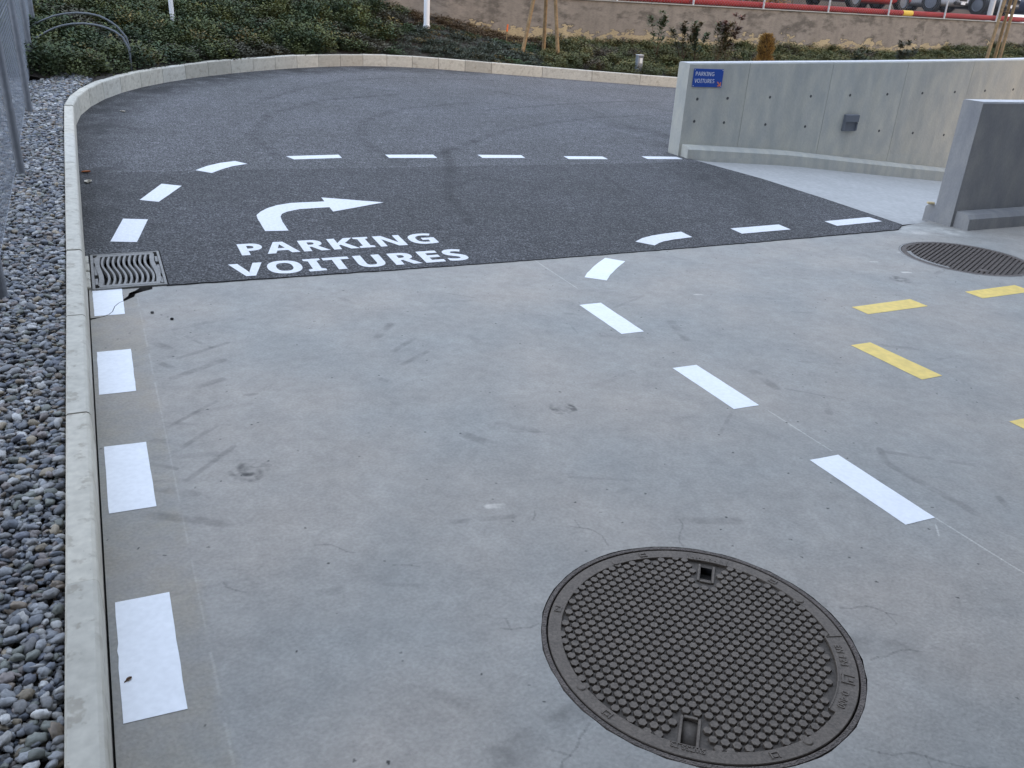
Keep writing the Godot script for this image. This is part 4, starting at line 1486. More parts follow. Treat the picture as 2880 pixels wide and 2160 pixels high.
func build_pebbles():
	var lo_lat := 0.24; var hi_lat := 1.25
	var poly := PackedVector2Array([D * -3.0 + LAT * (lo_lat - 0.03)])
	for i in range(1, kerb_path.size() - 1):
		if kerb_path[i].y < -10.9: break
		var t := (kerb_path[i + 1] - kerb_path[i - 1]).normalized()
		poly.append(kerb_path[i] + Vector2(t.y, -t.x) * 0.06)
	poly.append_array([D * 12.2 + LAT * 0.4, D * 12.2 + LAT * 3.0, D * -3.0 + LAT * 3.0])
	if Geometry2D.is_polygon_clockwise(poly):
		poly.reverse()
	var bed := struct("pebble_bed", sheet_mesh(cells(poly, 0.8, []), bed_h, -0.03), M.soil, "strip of rounded grey river pebbles between kerb and fence")
	var meshes: Array[ArrayMesh] = []
	for i in 7:
		meshes.append(pebble_mesh(500 + i * 11))
	var list := []
	var cell := 0.0205
	for layer in 3:
		var s := 0.9
		while s < 11.9:
			var cw := cell * (1.0 if layer < 2 else 1.5)
			var lat := lo_lat + 0.012
			var edge := hi_lat if layer == 0 else (0.85 if s < 9.0 else hi_lat)
			if s > 9.85: lat = -0.3
			while lat < edge:
				var l := lat + rng.randf_range(-0.5, 0.5) * cw
				var ss := s + rng.randf_range(-0.5, 0.5) * cw
				lat += cw
				if layer == 2 and rng.randf() < 0.5: continue
				if layer == 1 and rng.randf() < 0.25: continue
				if ss > 11.45 + 0.25 * sin(l * 9.0): continue
				var a := rng.randf_range(0.0080, 0.0150) if layer < 2 else rng.randf_range(0.013, 0.021)
				if rng.randf() < 0.08: a *= 1.25
				if l - a * 0.8 < lo_lat and s < 10.0: l = lo_lat + a * 0.8
				var pl := D * ss + LAT * l
				if s > 9.8:
					var nk := near_kerb(pl)
					if nk.x < 0.09 + a * 0.8 or Geometry2D.is_point_in_polygon(pl, road_poly): continue
				var y: float = bed_y(ss) + [-0.020, -0.009, 0.000][layer] + rng.randf_range(-0.004, 0.005)
				var b := Basis.from_euler(Vector3(rng.randf_range(-0.45, 0.45), rng.randf() * TAU, rng.randf_range(-0.45, 0.45))).scaled_local(Vector3(a * rng.randf_range(1.0, 1.35), a * rng.randf_range(0.85, 1.15), a))
				list.append([ss + l * 0.7, Transform3D(b, Vector3(pl.x, y, pl.y)), rng.randi() % 7, stone_colour(), layer])
			s += cw
	# the 300 that show largest are single stones, the rest one mass
	var eye := Vector2(0, 0)
	var near := list.filter(func(e): return e[4] > 0 and station(Vector2(e[1].origin.x, e[1].origin.z)).x > 1.42)
	near.sort_custom(func(a, b): return Vector2(a[1].origin.x, a[1].origin.z).distance_to(eye) < Vector2(b[1].origin.x, b[1].origin.z).distance_to(eye))
	var single := {}
	var palette := []
	for i in 14:
		var m: StandardMaterial3D = M.stone.duplicate()
		m.vertex_color_use_as_albedo = false
		m.albedo_color = stone_colour().linear_to_srgb()
		palette.append(m)
	for i in mini(300, near.size()):
		var e: Array = near[i]
		single[e] = true
		var best := 0; var bd := 9.0
		for k in palette.size():
			var pc: Color = palette[k].albedo_color.srgb_to_linear()
			var dd := absf(pc.r - e[3].r) + absf(pc.g - e[3].g) + absf(pc.b - e[3].b)
			if dd < bd:
				bd = dd; best = k
		var o := put("pebble", meshes[e[2]], palette[best], bed)
		o.transform = e[1]
	var groups := {}
	for e in list:
		if single.has(e): continue
		if not groups.has(e[2]): groups[e[2]] = []
		groups[e[2]].append(e)
	for g in groups:
		var mm := MultiMesh.new()
		mm.transform_format = MultiMesh.TRANSFORM_3D
		mm.use_colors = true
		mm.mesh = meshes[g]
		mm.instance_count = groups[g].size()
		for i in groups[g].size():
			mm.set_instance_transform(i, groups[g][i][1])
			mm.set_instance_color(i, groups[g][i][3])
		var o := MultiMeshInstance3D.new()
		o.name = "small_pebbles"
		o.multimesh = mm
		o.material_override = M.stone
		bed.add_child(o, true)
		o.set_meta("kind", "stuff")

# ------------------------------------------------------------------ fence on the left
func mesh_wires(x0: float, x1: float, y0: Callable, height: float, pitch: float, rad: float) -> ArrayMesh:
	# straight crossing wires in the plane x / y, as three-sided rods
	var st := new_st()
	st.set_smooth_group(0)
	for dirn in [1.0, -1.0]:
		var k := x0 - height
		while k < x1 + height:
			# wire x = k + dirn * t (t from 0 to height)
			var ta := 0.0; var tb := height
			if dirn > 0.0:
				ta = maxf(0.0, x0 - k); tb = minf(height, x1 - k)
			else:
				ta = maxf(0.0, k - x1); tb = minf(height, k - x0)
			if tb - ta > 0.02:
				var a := Vector3(k + dirn * ta, y0.call(k + dirn * ta) + ta, 0)
				var b := Vector3(k + dirn * tb, y0.call(k + dirn * tb) + tb, 0)
				add_rod(st, a, b, rad)
			k += pitch
	return done(st)

func add_rod(st: SurfaceTool, a: Vector3, b: Vector3, rad: float):
	var t := (b - a).normalized()
	var x := t.cross(Vector3(0.3, 0.4, 0.86)).normalized(); var y := t.cross(x)
	for k in 3:
		var p := (x * cos(TAU * k / 3) + y * sin(TAU * k / 3)) * rad
		var q := (x * cos(TAU * (k + 1) / 3) + y * sin(TAU * (k + 1) / 3)) * rad
		quad(st, a + p, b + p, b + q, a + q)

func build_fence():
	var f := thing("mesh_fence", "tall grey wire mesh fence on round steel posts along the left edge", "fence", Vector3.ZERO)
	var lat := 0.53
	var posts := [-0.4, 2.2, 4.80, 7.38, 9.69, 11.67, 13.76, 16.0]
	for s in posts:
		var q := D * float(s) + LAT * lat
		var y := bed_y(s)
		put("post", tube_mesh([Vector3(0, -0.1, 0), Vector3(0, 2.1, 0), Vector3(0, 2.115, 0)], [0.028, 0.028, 0.014], 14), M.steel, f, Vector3(q.x, y, q.y))
	var off := LAT * 0.034
	for i in posts.size() - 1:
		var s0: float = posts[i]; var s1: float = posts[i + 1]
		var y0 := func(s: float) -> float: return lerpf(bed_y(s0), bed_y(s1), clampf((s - s0) / (s1 - s0), 0, 1)) + 0.03
		var o := put("wire_mesh", mesh_wires(s0, s1, y0, 1.95, 0.072, 0.0013), M.wire, f)
		o.transform = Transform3D(Basis(Vector3(D.x, 0, D.y), Vector3.UP, Vector3(D.x, 0, D.y).cross(Vector3.UP)), Vector3((LAT * lat + off).x, 0, (LAT * lat + off).y))
		for hh in [0.03, 0.95, 1.95]:
			var a := D * s0 + LAT * lat + off; var b := D * s1 + LAT * lat + off
			put("tension_wire", tube_mesh([Vector3(a.x, bed_y(s0) + hh, a.y), Vector3(b.x, bed_y(s1) + hh, b.y)], [0.0025, 0.0025], 5), M.wire, f)

# ------------------------------------------------------------------ planted bank
func leaf_clump(sd: int, n: int, leaf: float, spread: float, tall: float) -> ArrayMesh:
	var r := RandomNumberGenerator.new()
	r.seed = sd
	var st := new_st()
	st.set_smooth_group(-1)
	for i in n:
		var a := r.randf() * TAU
		var rr := spread * sqrt(r.randf())
		var h := tall * (0.15 + 0.85 * r.randf()) * (1.0 - 0.6 * pow(rr / spread, 2.0))
		var c := Vector3(cos(a) * rr, h, sin(a) * rr)
		var dir := Vector3(cos(a + r.randf_range(-1.2, 1.2)), r.randf_range(-0.2, 0.8), sin(a + r.randf_range(-1.2, 1.2))).normalized()
		var side := dir.cross(Vector3(r.randf_range(-0.4, 0.4), 1, r.randf_range(-0.4, 0.4))).normalized()
		var nrm := side.cross(dir).normalized()
		var l := leaf * r.randf_range(0.7, 1.3); var w := l * 0.36
		var tone := r.randf_range(0.65, 1.35)
		var base := c; var tip := c + dir * l; var mid := c + dir * l * 0.5 - nrm * w * 0.25
		for tr in [[base, mid + side * w + nrm * w * 0.4, tip], [base, tip, mid - side * w + nrm * w * 0.4]]:
			for v: Vector3 in tr:
				st.set_color(Color(tone, tone, tone * 0.92))
				st.add_vertex(v)
	return done(st)

func build_bank():
	# soil sheet: everything beyond the kerb up to the boundary wall
	var poly := PackedVector2Array()
	poly.append(D * 11.25 + LAT * 0.2)
	poly.append(D * 11.35 + LAT * 1.25)
	poly.append(Vector2(-14, -8.0))
	poly.append(Vector2(-14, wall_z(-14)))
	poly.append(Vector2(15, wall_z(15)))
	poly.append(Vector2(15, -23.0))
	for i in range(kerb_path.size() - 1, -1, -1):
		var q := kerb_path[i]
		if q.y > -10.5: break
		var a := kerb_path[maxi(i - 1, 0)]; var b := kerb_path[mini(i + 1, kerb_path.size() - 1)]
		var t := (b - a).normalized()
		poly.append(q + Vector2(t.y, -t.x) * 0.05)
	if Geometry2D.is_polygon_clockwise(poly):
		poly.reverse()
	struct("planted_bank", sheet_mesh(cells(poly, 0.5, []), bank_h, 0.0), M.soil, "dark planted bank rising behind the kerb")
	# ground cover: countless small leaves
	var kinds := [leaf_clump(1, 130, 0.028, 0.12, 0.15), leaf_clump(2, 120, 0.026, 0.12, 0.10), leaf_clump(3, 140, 0.030, 0.11, 0.20), leaf_clump(4, 120, 0.024, 0.13, 0.07)]
	var items := [[], [], [], []]
	var patch := noise(0.55, 701, 3)
	var patch2 := noise(1.7, 702, 3)
	var tries := 36000
	for i in tries:
		var p := Vector2(rng.randf_range(-11.5, 14.5), rng.randf_range(-27.5, -9.8))
		if p.y < wall_z(p.x) + 0.06 or not Geometry2D.is_point_in_polygon(p, poly):
			continue
		var st := station(p)
		if st.x < 11.25 + 0.25 * sin(st.y * 9.0) and p.x < -4.9 and st.y < 2.5: continue
		var n1 := patch.get_noise_2dv(p); var n2 := patch2.get_noise_2dv(p)
		var k := near_kerb(p)
		if k.x < 0.16: continue
		if n2 < -0.42: continue
		var kind := 0
		var col := Color(0.050, 0.075, 0.030)
		if p.x < -2.6:
			kind = 2 if n1 > 0.0 else 0
			col = Color(0.042, 0.070, 0.030).lerp(Color(0.115, 0.125, 0.036), clampf(n2 * 1.5 + 0.3, 0, 1))
			if n1 < -0.25: col = Color(0.075, 0.072, 0.045)
		elif p.x < 0.2:
			kind = 3 if n1 > -0.1 else 1
			col = Color(0.052, 0.068, 0.045).lerp(Color(0.10, 0.11, 0.085), clampf(n2 + 0.2, 0, 1))
			if n1 < -0.2: col = Color(0.05, 0.09, 0.03)
			if p.y < wall_z(p.x) + 1.0: col = Color(0.11, 0.068, 0.03)
		else:
			kind = 1 if n1 > 0.0 else 2
			col = Color(0.07, 0.085, 0.028).lerp(Color(0.15, 0.135, 0.045), clampf(n2 * 1.5 + 0.3, 0, 1))
			if n1 < -0.3: col = Color(0.085, 0.065, 0.04)
		var g := rng.randf_range(0.75, 1.3)
		if rng.randf() < 0.04: col = Color(0.20, 0.15, 0.05)
		var s := rng.randf_range(0.7, 1.35) * (1.25 if p.x < -2.6 else 1.0)
		var t := Transform3D(Basis(Vector3.UP, rng.randf() * TAU).scaled(Vector3(s, s * (1.0 + 0.5 * n1), s)), Vector3(p.x, bank_h(p.x, p.y) - 0.01, p.y))
		items[kind].append([t, Color(col.r * g, col.g * g, col.b * g)])
	var gc := Node3D.new()
	gc.name = numbered("ground_cover")
	add_child(gc)
	gc.set_meta("kind", "stuff")
	tag(gc, "low dense green ground cover plants on the bank", "ground cover")
	for k in 4:
		var mm := MultiMesh.new()
		mm.transform_format = MultiMesh.TRANSFORM_3D
		mm.use_colors = true
		mm.mesh = kinds[k]
		mm.instance_count = items[k].size()
		for i in items[k].size():
			mm.set_instance_transform(i, items[k][i][0])
			mm.set_instance_color(i, items[k][i][1])
		var o := MultiMeshInstance3D.new()
		o.name = "leaf_clumps"
		o.multimesh = mm
		o.material_override = M.leaf
		gc.add_child(o, true)
	# single shrubs
	for s in [[2.71, -19.9, 1.05, 3, Color(0.07, 0.095, 0.035), "thin leafy shrub, leftmost of the tall ones before the wall"],
			[3.28, -19.9, 0.98, 5, Color(0.085, 0.08, 0.035), "brownish green shrub second in the row before the wall"],
			[3.59, -20.0, 0.92, 4, Color(0.055, 0.085, 0.035), "dark green shrub in the middle of the row before the wall"],
			[3.99, -19.8, 1.02, 5, Color(0.10, 0.09, 0.04), "olive shrub with yellowish tips before the wall"],
			[4.27, -20.0, 1.18, 4, Color(0.10, 0.055, 0.035), "reddish tipped shrub, tallest before the wall"],
			[7.44, -20.8, 0.62, 5, Color(0.055, 0.075, 0.035), "low dark shrub behind the middle of the curved wall"],
			[8.42, -20.8, 0.9, 6, Color(0.06, 0.07, 0.04), "spreading shrub with long glossy leaves behind the curved wall"],
			[12.4, -23.0, 0.9, 3, Color(0.08, 0.06, 0.035), "sparse shrub at the right edge before the wall"]]:
		shrub(Vector2(s[0], s[1]), s[2], s[3], s[4], s[5])
	conifer(Vector2(4.88, -19.2))

func shrub(at: Vector2, tall: float, stems: int, col: Color, label: String):
	var y := bank_h(at.x, at.y)
	var o := thing("shrub", label, "shrub", Vector3(at.x, y, at.y), 0.0, "shrubs before the boundary wall")
	var lf := new_st()
	lf.set_smooth_group(-1)
	for i in stems:
		var a := rng.randf() * TAU
		var lean := Vector3(cos(a), 0, sin(a)) * tall * rng.randf_range(0.10, 0.38)
		var h := tall * rng.randf_range(0.7, 1.0)
		var pts := [Vector3.ZERO, lean * 0.35 + Vector3(0, h * 0.4, 0), lean * 0.7 + Vector3(0, h * 0.75, 0), lean + Vector3(0, h, 0)]
		put("stem", tube_mesh(pts, [0.008, 0.006, 0.004, 0.002], 5), M.bark, o)
		var n := int(230 * tall)
		for k in n:
			var t := 0.22 + 0.78 * sqrt(rng.randf())
			if sin(t * 17.0 + i) < -0.55: continue
			var c: Vector3 = lean * t + Vector3(0, h * t, 0)
			var b := rng.randf() * TAU
			var dir := Vector3(cos(b), rng.randf_range(-0.1, 0.9), sin(b)).normalized()
			c += dir * rng.randf_range(0.0, 0.05)
			var side := dir.cross(Vector3(0.1, 1, 0.2)).normalized()
			var nrm := side.cross(dir).normalized()
			var l := rng.randf_range(0.05, 0.10); var w := l * 0.28
			var tone := rng.randf_range(0.6, 1.4)
			var warm := 1.0 + (0.5 if t > 0.85 else 0.0) * rng.randf()
			for tr in [[c, c + dir * l * 0.5 + side * w, c + dir * l], [c, c + dir * l, c + dir * l * 0.5 - side * w]]:
				for v: Vector3 in tr:
					lf.set_color(Color(col.r * tone * warm, col.g * tone, col.b * tone))
					lf.add_vertex(v)
	put("foliage", done(lf), M.leaf, o)

func conifer(at: Vector2):
	var y := bank_h(at.x, at.y)
	var o := thing("golden_conifer", "small golden yellow conifer standing behind the curved wall", "conifer", Vector3(at.x, y, at.y))
	put("trunk", tube_mesh([Vector3(0, -0.02, 0), Vector3(0, 0.5, 0)], [0.02, 0.006], 6), M.bark, o)
	var lf := new_st()
	lf.set_smooth_group(-1)
	for k in 4200:
		var t := rng.randf()
		var rad := (0.19 * sqrt(maxf(1.0 - pow(t, 3.0), 0.0)) * (0.8 + 0.14 * sin(t * 9.0) + 0.1 * sin(t * 23.0))) + 0.012
		var a := rng.randf() * TAU
		var rr := rad * (0.45 + 0.6 * rng.randf())
		var c := Vector3(cos(a) * rr, 0.03 + t * 0.80, sin(a) * rr)
		var dir := Vector3(cos(a) * 0.75, rng.randf_range(0.3, 1.0), sin(a) * 0.75).normalized()
		var side := Vector3(-sin(a), 0, cos(a)).rotated(dir, rng.randf() * PI)
		var l := rng.randf_range(0.04, 0.10); var w := l * 0.13
		var n := side.cross(dir)
		var dead := rng.randf() < 0.25
		var tone := rng.randf_range(0.6, 1.3)
		var col := Color(0.42, 0.25, 0.07) if not dead else Color(0.12, 0.07, 0.025)
		for tr in [[c - side * w, c + side * w, c + dir * l]]:
			for v: Vector3 in tr:
				lf.set_color(Color(col.r * tone, col.g * tone, col.b * tone))
				lf.add_vertex(v)
	put("crown", done(lf), M.leaf, o)

# ------------------------------------------------------------------ boundary wall, pipe and chain-link fence
func build_far_wall():
	var w := thing("boundary_wall", "old stained grey boundary wall behind the planting", "wall", Vector3(0, 0.6, wall_z(0)))
	var t := Vector2(1, -0.483).normalized()
	var nn := Vector2(-t.y, t.x)
	var ex := Vector3(t.x, 0, t.y)
	w.basis = Basis(ex, Vector3.UP, Vector3(nn.x, 0, nn.y))
	var top := func(s: float) -> float: return 1.755 + 0.0078 * (s + 2.0)
	var st := new_st()
	var n := 30
	for i in n:
		var s0 := -12.0 + 30.0 * i / n; var s1 := -12.0 + 30.0 * (i + 1) / n
		var y0: float = top.call(s0) - 0.6; var y1: float = top.call(s1) - 0.6
		var f := [[Vector3(s0, -0.1, 0), s0, 1.0], [Vector3(s0, y0, 0), s0, 0.0], [Vector3(s1, y1, 0), s1, 0.0], [Vector3(s0, -0.1, 0), s0, 1.0], [Vector3(s1, y1, 0), s1, 0.0], [Vector3(s1, -0.1, 0), s1, 1.0]]
		st.set_smooth_group(1)
		for e in f:
			st.set_uv(Vector2((e[1] + 12.0) / 24.0, e[2] * 0.97 + 0.015))
			st.add_vertex(e[0])
		st.set_smooth_group(2)
		quad(st, Vector3(s0, y0, 0), Vector3(s0, y0, -0.3), Vector3(s1, y1, -0.3), Vector3(s1, y1, 0))
		st.set_smooth_group(3)
		quad(st, Vector3(s0, y0, -0.3), Vector3(s0, -0.4, -0.3), Vector3(s1, -0.4, -0.3), Vector3(s1, y1, -0.3))
	put("masonry", done(st), M.old_wall, w)
	var cst := new_st()
	for i in 10:
		var s0 := -12.0 + 3.0 * i
		var y0: float = (top.call(s0) + top.call(s0 + 3.0)) * 0.5 - 0.6
		add_box(cst, Vector3(s0 + 1.5, y0 + 0.012, -0.13), Vector3(2.99, 0.024, 0.32), Basis(Vector3.BACK, 0.0078), 0.004)
	put("coping", done(cst), M.coping, w)
	put("buttress", box_mesh(Vector3(0.25, 1.25, 0.05), 0.01), M.coping, w, Vector3(2.95, -0.28, 0.02))
	# red pipe rail behind the coping
	var p := thing("red_pipe", "long red painted pipe running along the top of the boundary wall", "pipe", Vector3(0, 0, wall_z(0)))
	p.basis = w.basis
	var pts := []; var rad := []
	for i in 16:
		var s := -12.0 + 2.0 * i
		pts.append(Vector3(s, top.call(s) + 0.105, -0.22)); rad.append(0.068)
	put("tube", tube_mesh(pts, rad, 16), M.pipe_red, p)
	var sy := 10.15 / t.x
	put("yellow_band", tube_mesh([Vector3(sy, top.call(sy) + 0.105, -0.22), Vector3(sy + 0.36, top.call(sy + 0.36) + 0.105, -0.22)], [0.071, 0.071], 16), M.pipe_yellow, p)
	# chain-link fence
	var f := thing("chain_link_fence", "chain link fence with galvanised posts above the boundary wall", "fence", Vector3(0, 0, wall_z(0)))
	f.basis = w.basis
	var sp := 2.127
	var s_0 := 1.93 / t.x
	for i in range(-2, 8):
		var s := s_0 + sp * i
		put("post", tube_mesh([Vector3(s, top.call(s) + 0.02, -0.10), Vector3(s, top.call(s) + 1.6, -0.10)], [0.024, 0.024], 10), M.galv, f)
	var y0 := func(s: float) -> float: return top.call(s) + 0.03
	put("chain_link", mesh_wires(s_0 - 2 * sp, s_0 + 7 * sp, y0, 1.4, 0.085, 0.0015), M.wire, f, Vector3(0, 0, -0.075))

# ------------------------------------------------------------------ posts, stakes, bollard, hoops
func build_furniture():
	var tall := thing("lamp_post", "white round lamp post standing in the ground cover", "lamp post", Vector3(-2.135, bank_h(-2.135, -18.3), -18.3))
	put("pole", tube_mesh([Vector3(0, -0.1, 0), Vector3(0, 4.2, 0)], [0.06, 0.05], 18), M.pole_white, tall)
	put("foot_collar", tube_mesh([Vector3(0, 0, 0), Vector3(0, 0.05, 0)], [0.075, 0.07], 18), M.pole_white, tall)
	var q := Vector2(-5.73, -14.5)
	var tp := thing("sign_post", "thin pale post at the top of the bank on the left", "post", Vector3(q.x, bank_h(q.x, q.y), q.y))
	put("pole", tube_mesh([Vector3(0, -0.1, 0), Vector3(-0.02, 2.4, 0)], [0.036, 0.034], 12), M.pole_white, tp)
	# bollard light
	q = Vector2(2.13, -18.0)
	var b := thing("bollard_light", "short grey bollard light just behind the kerb", "bollard", Vector3(q.x, bank_h(q.x, q.y) - 0.02, q.y), deg_to_rad(24))
	put("post", box_mesh(Vector3(0.12, 0.36, 0.10), 0.006, Vector3(0, 0.18, 0)), M.bollard, b)
	put("cap", box_mesh(Vector3(0.128, 0.018, 0.108), 0.004, Vector3(0, 0.371, 0)), M.galv, b)
	put("lens", box_mesh(Vector3(0.06, 0.10, 0.006), 0.001, Vector3(0.01, 0.27, 0.052)), M.lens, b)
	put("visor", box_mesh(Vector3(0.10, 0.03, 0.01), 0.002, Vector3(0.005, 0.34, 0.053)), M.box_grey, b)
	# tree stakes
	for s in [[Vector3(-0.211, 0.811, -18.4), Vector3(0.237, 0.878, -19.0), Vector3(0.544, 0.899, -18.6), Vector3(0.20, 2.55, -18.7), "three wooden tree stakes leaning together before the wall, near the middle"],
			[Vector3(10.86, 1.08, -22.0), Vector3(11.37, 1.08, -22.6), Vector3(11.29, 1.08, -22.2), Vector3(11.2, 2.9, -22.25), "wooden tree stakes standing behind the curved wall at the right edge"]]:
		var c: Vector3 = (s[0] + s[1] + s[2]) / 3.0
		c.y = bank_h(c.x, c.z)
		var o := thing("tree_stakes", s[4], "tree stakes", c)
		for k in 3:
			var a: Vector3 = s[k]
			a.y = bank_h(a.x, a.z) - 0.08
			var tip: Vector3 = s[3] + Vector3(0.10 * (k - 1), 0.0, 0.03 * k)
			put("stake", tube_mesh([a - c, tip - c], [0.040, 0.034], 10), M.stake, o)
		for h in [0.55, 0.82]:
			var tie := []
			var rr := []
			for k in 4:
				var a: Vector3 = s[k % 3]
				tie.append(a.lerp(s[3] + Vector3(0.10 * (k % 3 - 1), 0.0, 0.03 * (k % 3)), h) - c); rr.append(0.012)
			put("tie_strap", tube_mesh(tie, rr, 5), M.bark, o)
	# bent grey plastic pipes
	var arcs := [[[[-6.80, 0.85, -12.0], [-6.623, 1.002, -11.9], [-6.53, 1.05, -11.9], [-6.268, 1.163, -11.9], [-5.957, 1.219, -11.9], [-5.658, 1.197, -11.9], [-5.442, 1.081, -11.9], [-5.342, 0.957, -11.9], [-5.309, 0.81, -11.9], [-5.32, 0.60, -11.9]], "bent grey plastic pipe forming the upper of two arches on the bank"],
		[[[-6.50, 0.70, -11.45], [-6.286, 0.881, -11.35], [-6.10, 0.996, -11.35], [-5.885, 1.082, -11.35], [-5.611, 1.122, -11.35], [-5.327, 1.089, -11.35], [-5.140, 0.988, -11.35], [-5.074, 0.847, -11.35], [-5.085, 0.56, -11.35]], "bent grey plastic pipe forming the lower of two arches on the bank"]]
	for a in arcs:
		var o0 := Vector3(a[0][0][0], a[0][0][1], a[0][0][2])
		var o := thing("pipe_arch", a[1], "pipe", o0, 0.0, "bent pipes on the bank")
		var cv := Curve3D.new()
		for i in a[0].size():
			var pv := Vector3(a[0][i][0], a[0][i][1], a[0][i][2]) - o0
			var pa: Array = a[0][maxi(i - 1, 0)]; var pb: Array = a[0][mini(i + 1, a[0].size() - 1)]
			var tg := (Vector3(pb[0], pb[1], pb[2]) - Vector3(pa[0], pa[1], pa[2])) * 0.16
			cv.add_point(pv, -tg, tg)
		var pts := []; var rr := []
		for i in 41:
			pts.append(cv.sample_baked(cv.get_baked_length() * i / 40.0)); rr.append(0.0125)
		put("tube", tube_mesh(pts, rr, 9), M.plastic, o)
	# orange marker stick
	var ms := thing("marker_stick", "short orange tipped marker stick in the planting before the wall", "marker", Vector3(-0.556, bank_h(-0.556, -19.3), -19.3))
	put("stick", tube_mesh([Vector3.ZERO, Vector3(0, 0.22, 0)], [0.012, 0.012], 6), M.stake, ms)
	put("tip", tube_mesh([Vector3(0, 0.22, 0), Vector3(0.01, 0.36, 0)], [0.02, 0.016], 6), mat(lin(0.8, 0.16, 0.03), 0.6), ms)

# ------------------------------------------------------------------ street behind the wall
func wheel(parent: Node, at: Vector3):
	var o := put("wheel", lathe([Vector2(0.20, -0.10), Vector2(0.30, -0.10), Vector2(0.325, -0.07), Vector2(0.325, 0.07), Vector2(0.30, 0.10), Vector2(0.20, 0.10)], 24), M.tyre, parent, at)
	o.basis = Basis(Vector3.RIGHT, PI / 2)
	put("rim", lathe([Vector2(0.0, 0.085), Vector2(0.06, 0.09), Vector2(0.19, 0.075), Vector2(0.205, 0.10)], 18), M.box_grey, o)
	put("hub", lathe([Vector2(0.0, -0.085), Vector2(0.06, -0.09), Vector2(0.19, -0.075), Vector2(0.205, -0.10)], 18), M.box_grey, o)

func car(label: String, col: Color, at: Vector3, turn: float):
	# x forward, z to the right
	var o := thing("parked_car", label, "car", at, turn, "cars parked on the street behind the wall")
	var paintm := mat(col, 0.25)
	paintm.clearcoat_enabled = true
	# lower body: cross sections along x
	var secs := [[-2.05, 0.42, 0.72, 0.72], [-1.95, 0.26, 0.92, 0.82], [-1.3, 0.2, 0.96, 0.86], [0.0, 0.2, 0.93, 0.87], [0.9, 0.2, 0.93, 0.86], [1.6, 0.22, 0.80, 0.82], [1.95, 0.26, 0.70, 0.74], [2.08, 0.36, 0.58, 0.62]]
	var st := new_st()
	st.set_smooth_group(0)
	var rings := []
	for s in secs:
		var r: Array[Vector3] = []
		var x: float = s[0]; var lo: float = s[1]; var hi: float = s[2]; var w: float = s[3]
		for q in [[-0.82, lo], [-1.0, lo + 0.10], [-1.0, lerpf(lo, hi, 0.6)], [-0.93, hi - 0.03], [-0.75, hi], [0.75, hi], [0.93, hi - 0.03], [1.0, lerpf(lo, hi, 0.6)], [1.0, lo + 0.10], [0.82, lo]]:
			r.append(Vector3(x, q[1], q[0] * w))
		rings.append(r)
	for i in rings.size() - 1:
		for k in 10:
			quad(st, rings[i][k], rings[i + 1][k], rings[i + 1][(k + 1) % 10], rings[i][(k + 1) % 10])
	for e in [0, rings.size() - 1]:
		for k in range(1, 9):
			tri(st, rings[e][0], rings[e][k], rings[e][k + 1])
	put("body", done(st), paintm, o)
	var cab := new_st()
	cab.set_smooth_group(0)
	var lower := [Vector3(-1.75, 0.92, -0.76), Vector3(0.95, 0.92, -0.76), Vector3(0.95, 0.92, 0.76), Vector3(-1.75, 0.92, 0.76)]
	var upper := [Vector3(-1.25, 1.45, -0.58), Vector3(0.2, 1.45, -0.58), Vector3(0.2, 1.45, 0.58), Vector3(-1.25, 1.45, 0.58)]
	cab.set_smooth_group(-1)
	for i in 4:
		quad(cab, lower[i], upper[i], upper[(i + 1) % 4], lower[(i + 1) % 4])
	put("windows", done(cab), M.glass, o)
	put("roof", box_mesh(Vector3(1.5, 0.03, 1.2), 0.012, Vector3(-0.52, 1.455, 0)), paintm, o)
	for x in [-1.3, 1.3]:
		for z in [-0.80, 0.80]:
			wheel(o, Vector3(x, 0.325, z))
	for z in [-0.55, 0.55]:
		put("headlight", box_mesh(Vector3(0.10, 0.13, 0.30), 0.03, Vector3(1.99, 0.60, z)), M.lens, o)
	put("grille", box_mesh(Vector3(0.04, 0.10, 0.7), 0.01, Vector3(2.075, 0.46, 0)), M.black, o)
	put("number_plate", box_mesh(Vector3(0.02, 0.10, 0.42), 0.003, Vector3(2.10, 0.34, 0)), M.pole_white, o)
	put("bumper", box_mesh(Vector3(0.12, 0.12, 1.3), 0.04, Vector3(2.03, 0.33, 0)), M.tyre, o)

func street_y(x: float, z: float) -> float:
	var d := (wall_z(x) - z) / 1.11
	return 1.66 + 0.072 * clampf(d, 0.0, 6.5) + 0.01 * maxf(d - 6.5, 0.0)

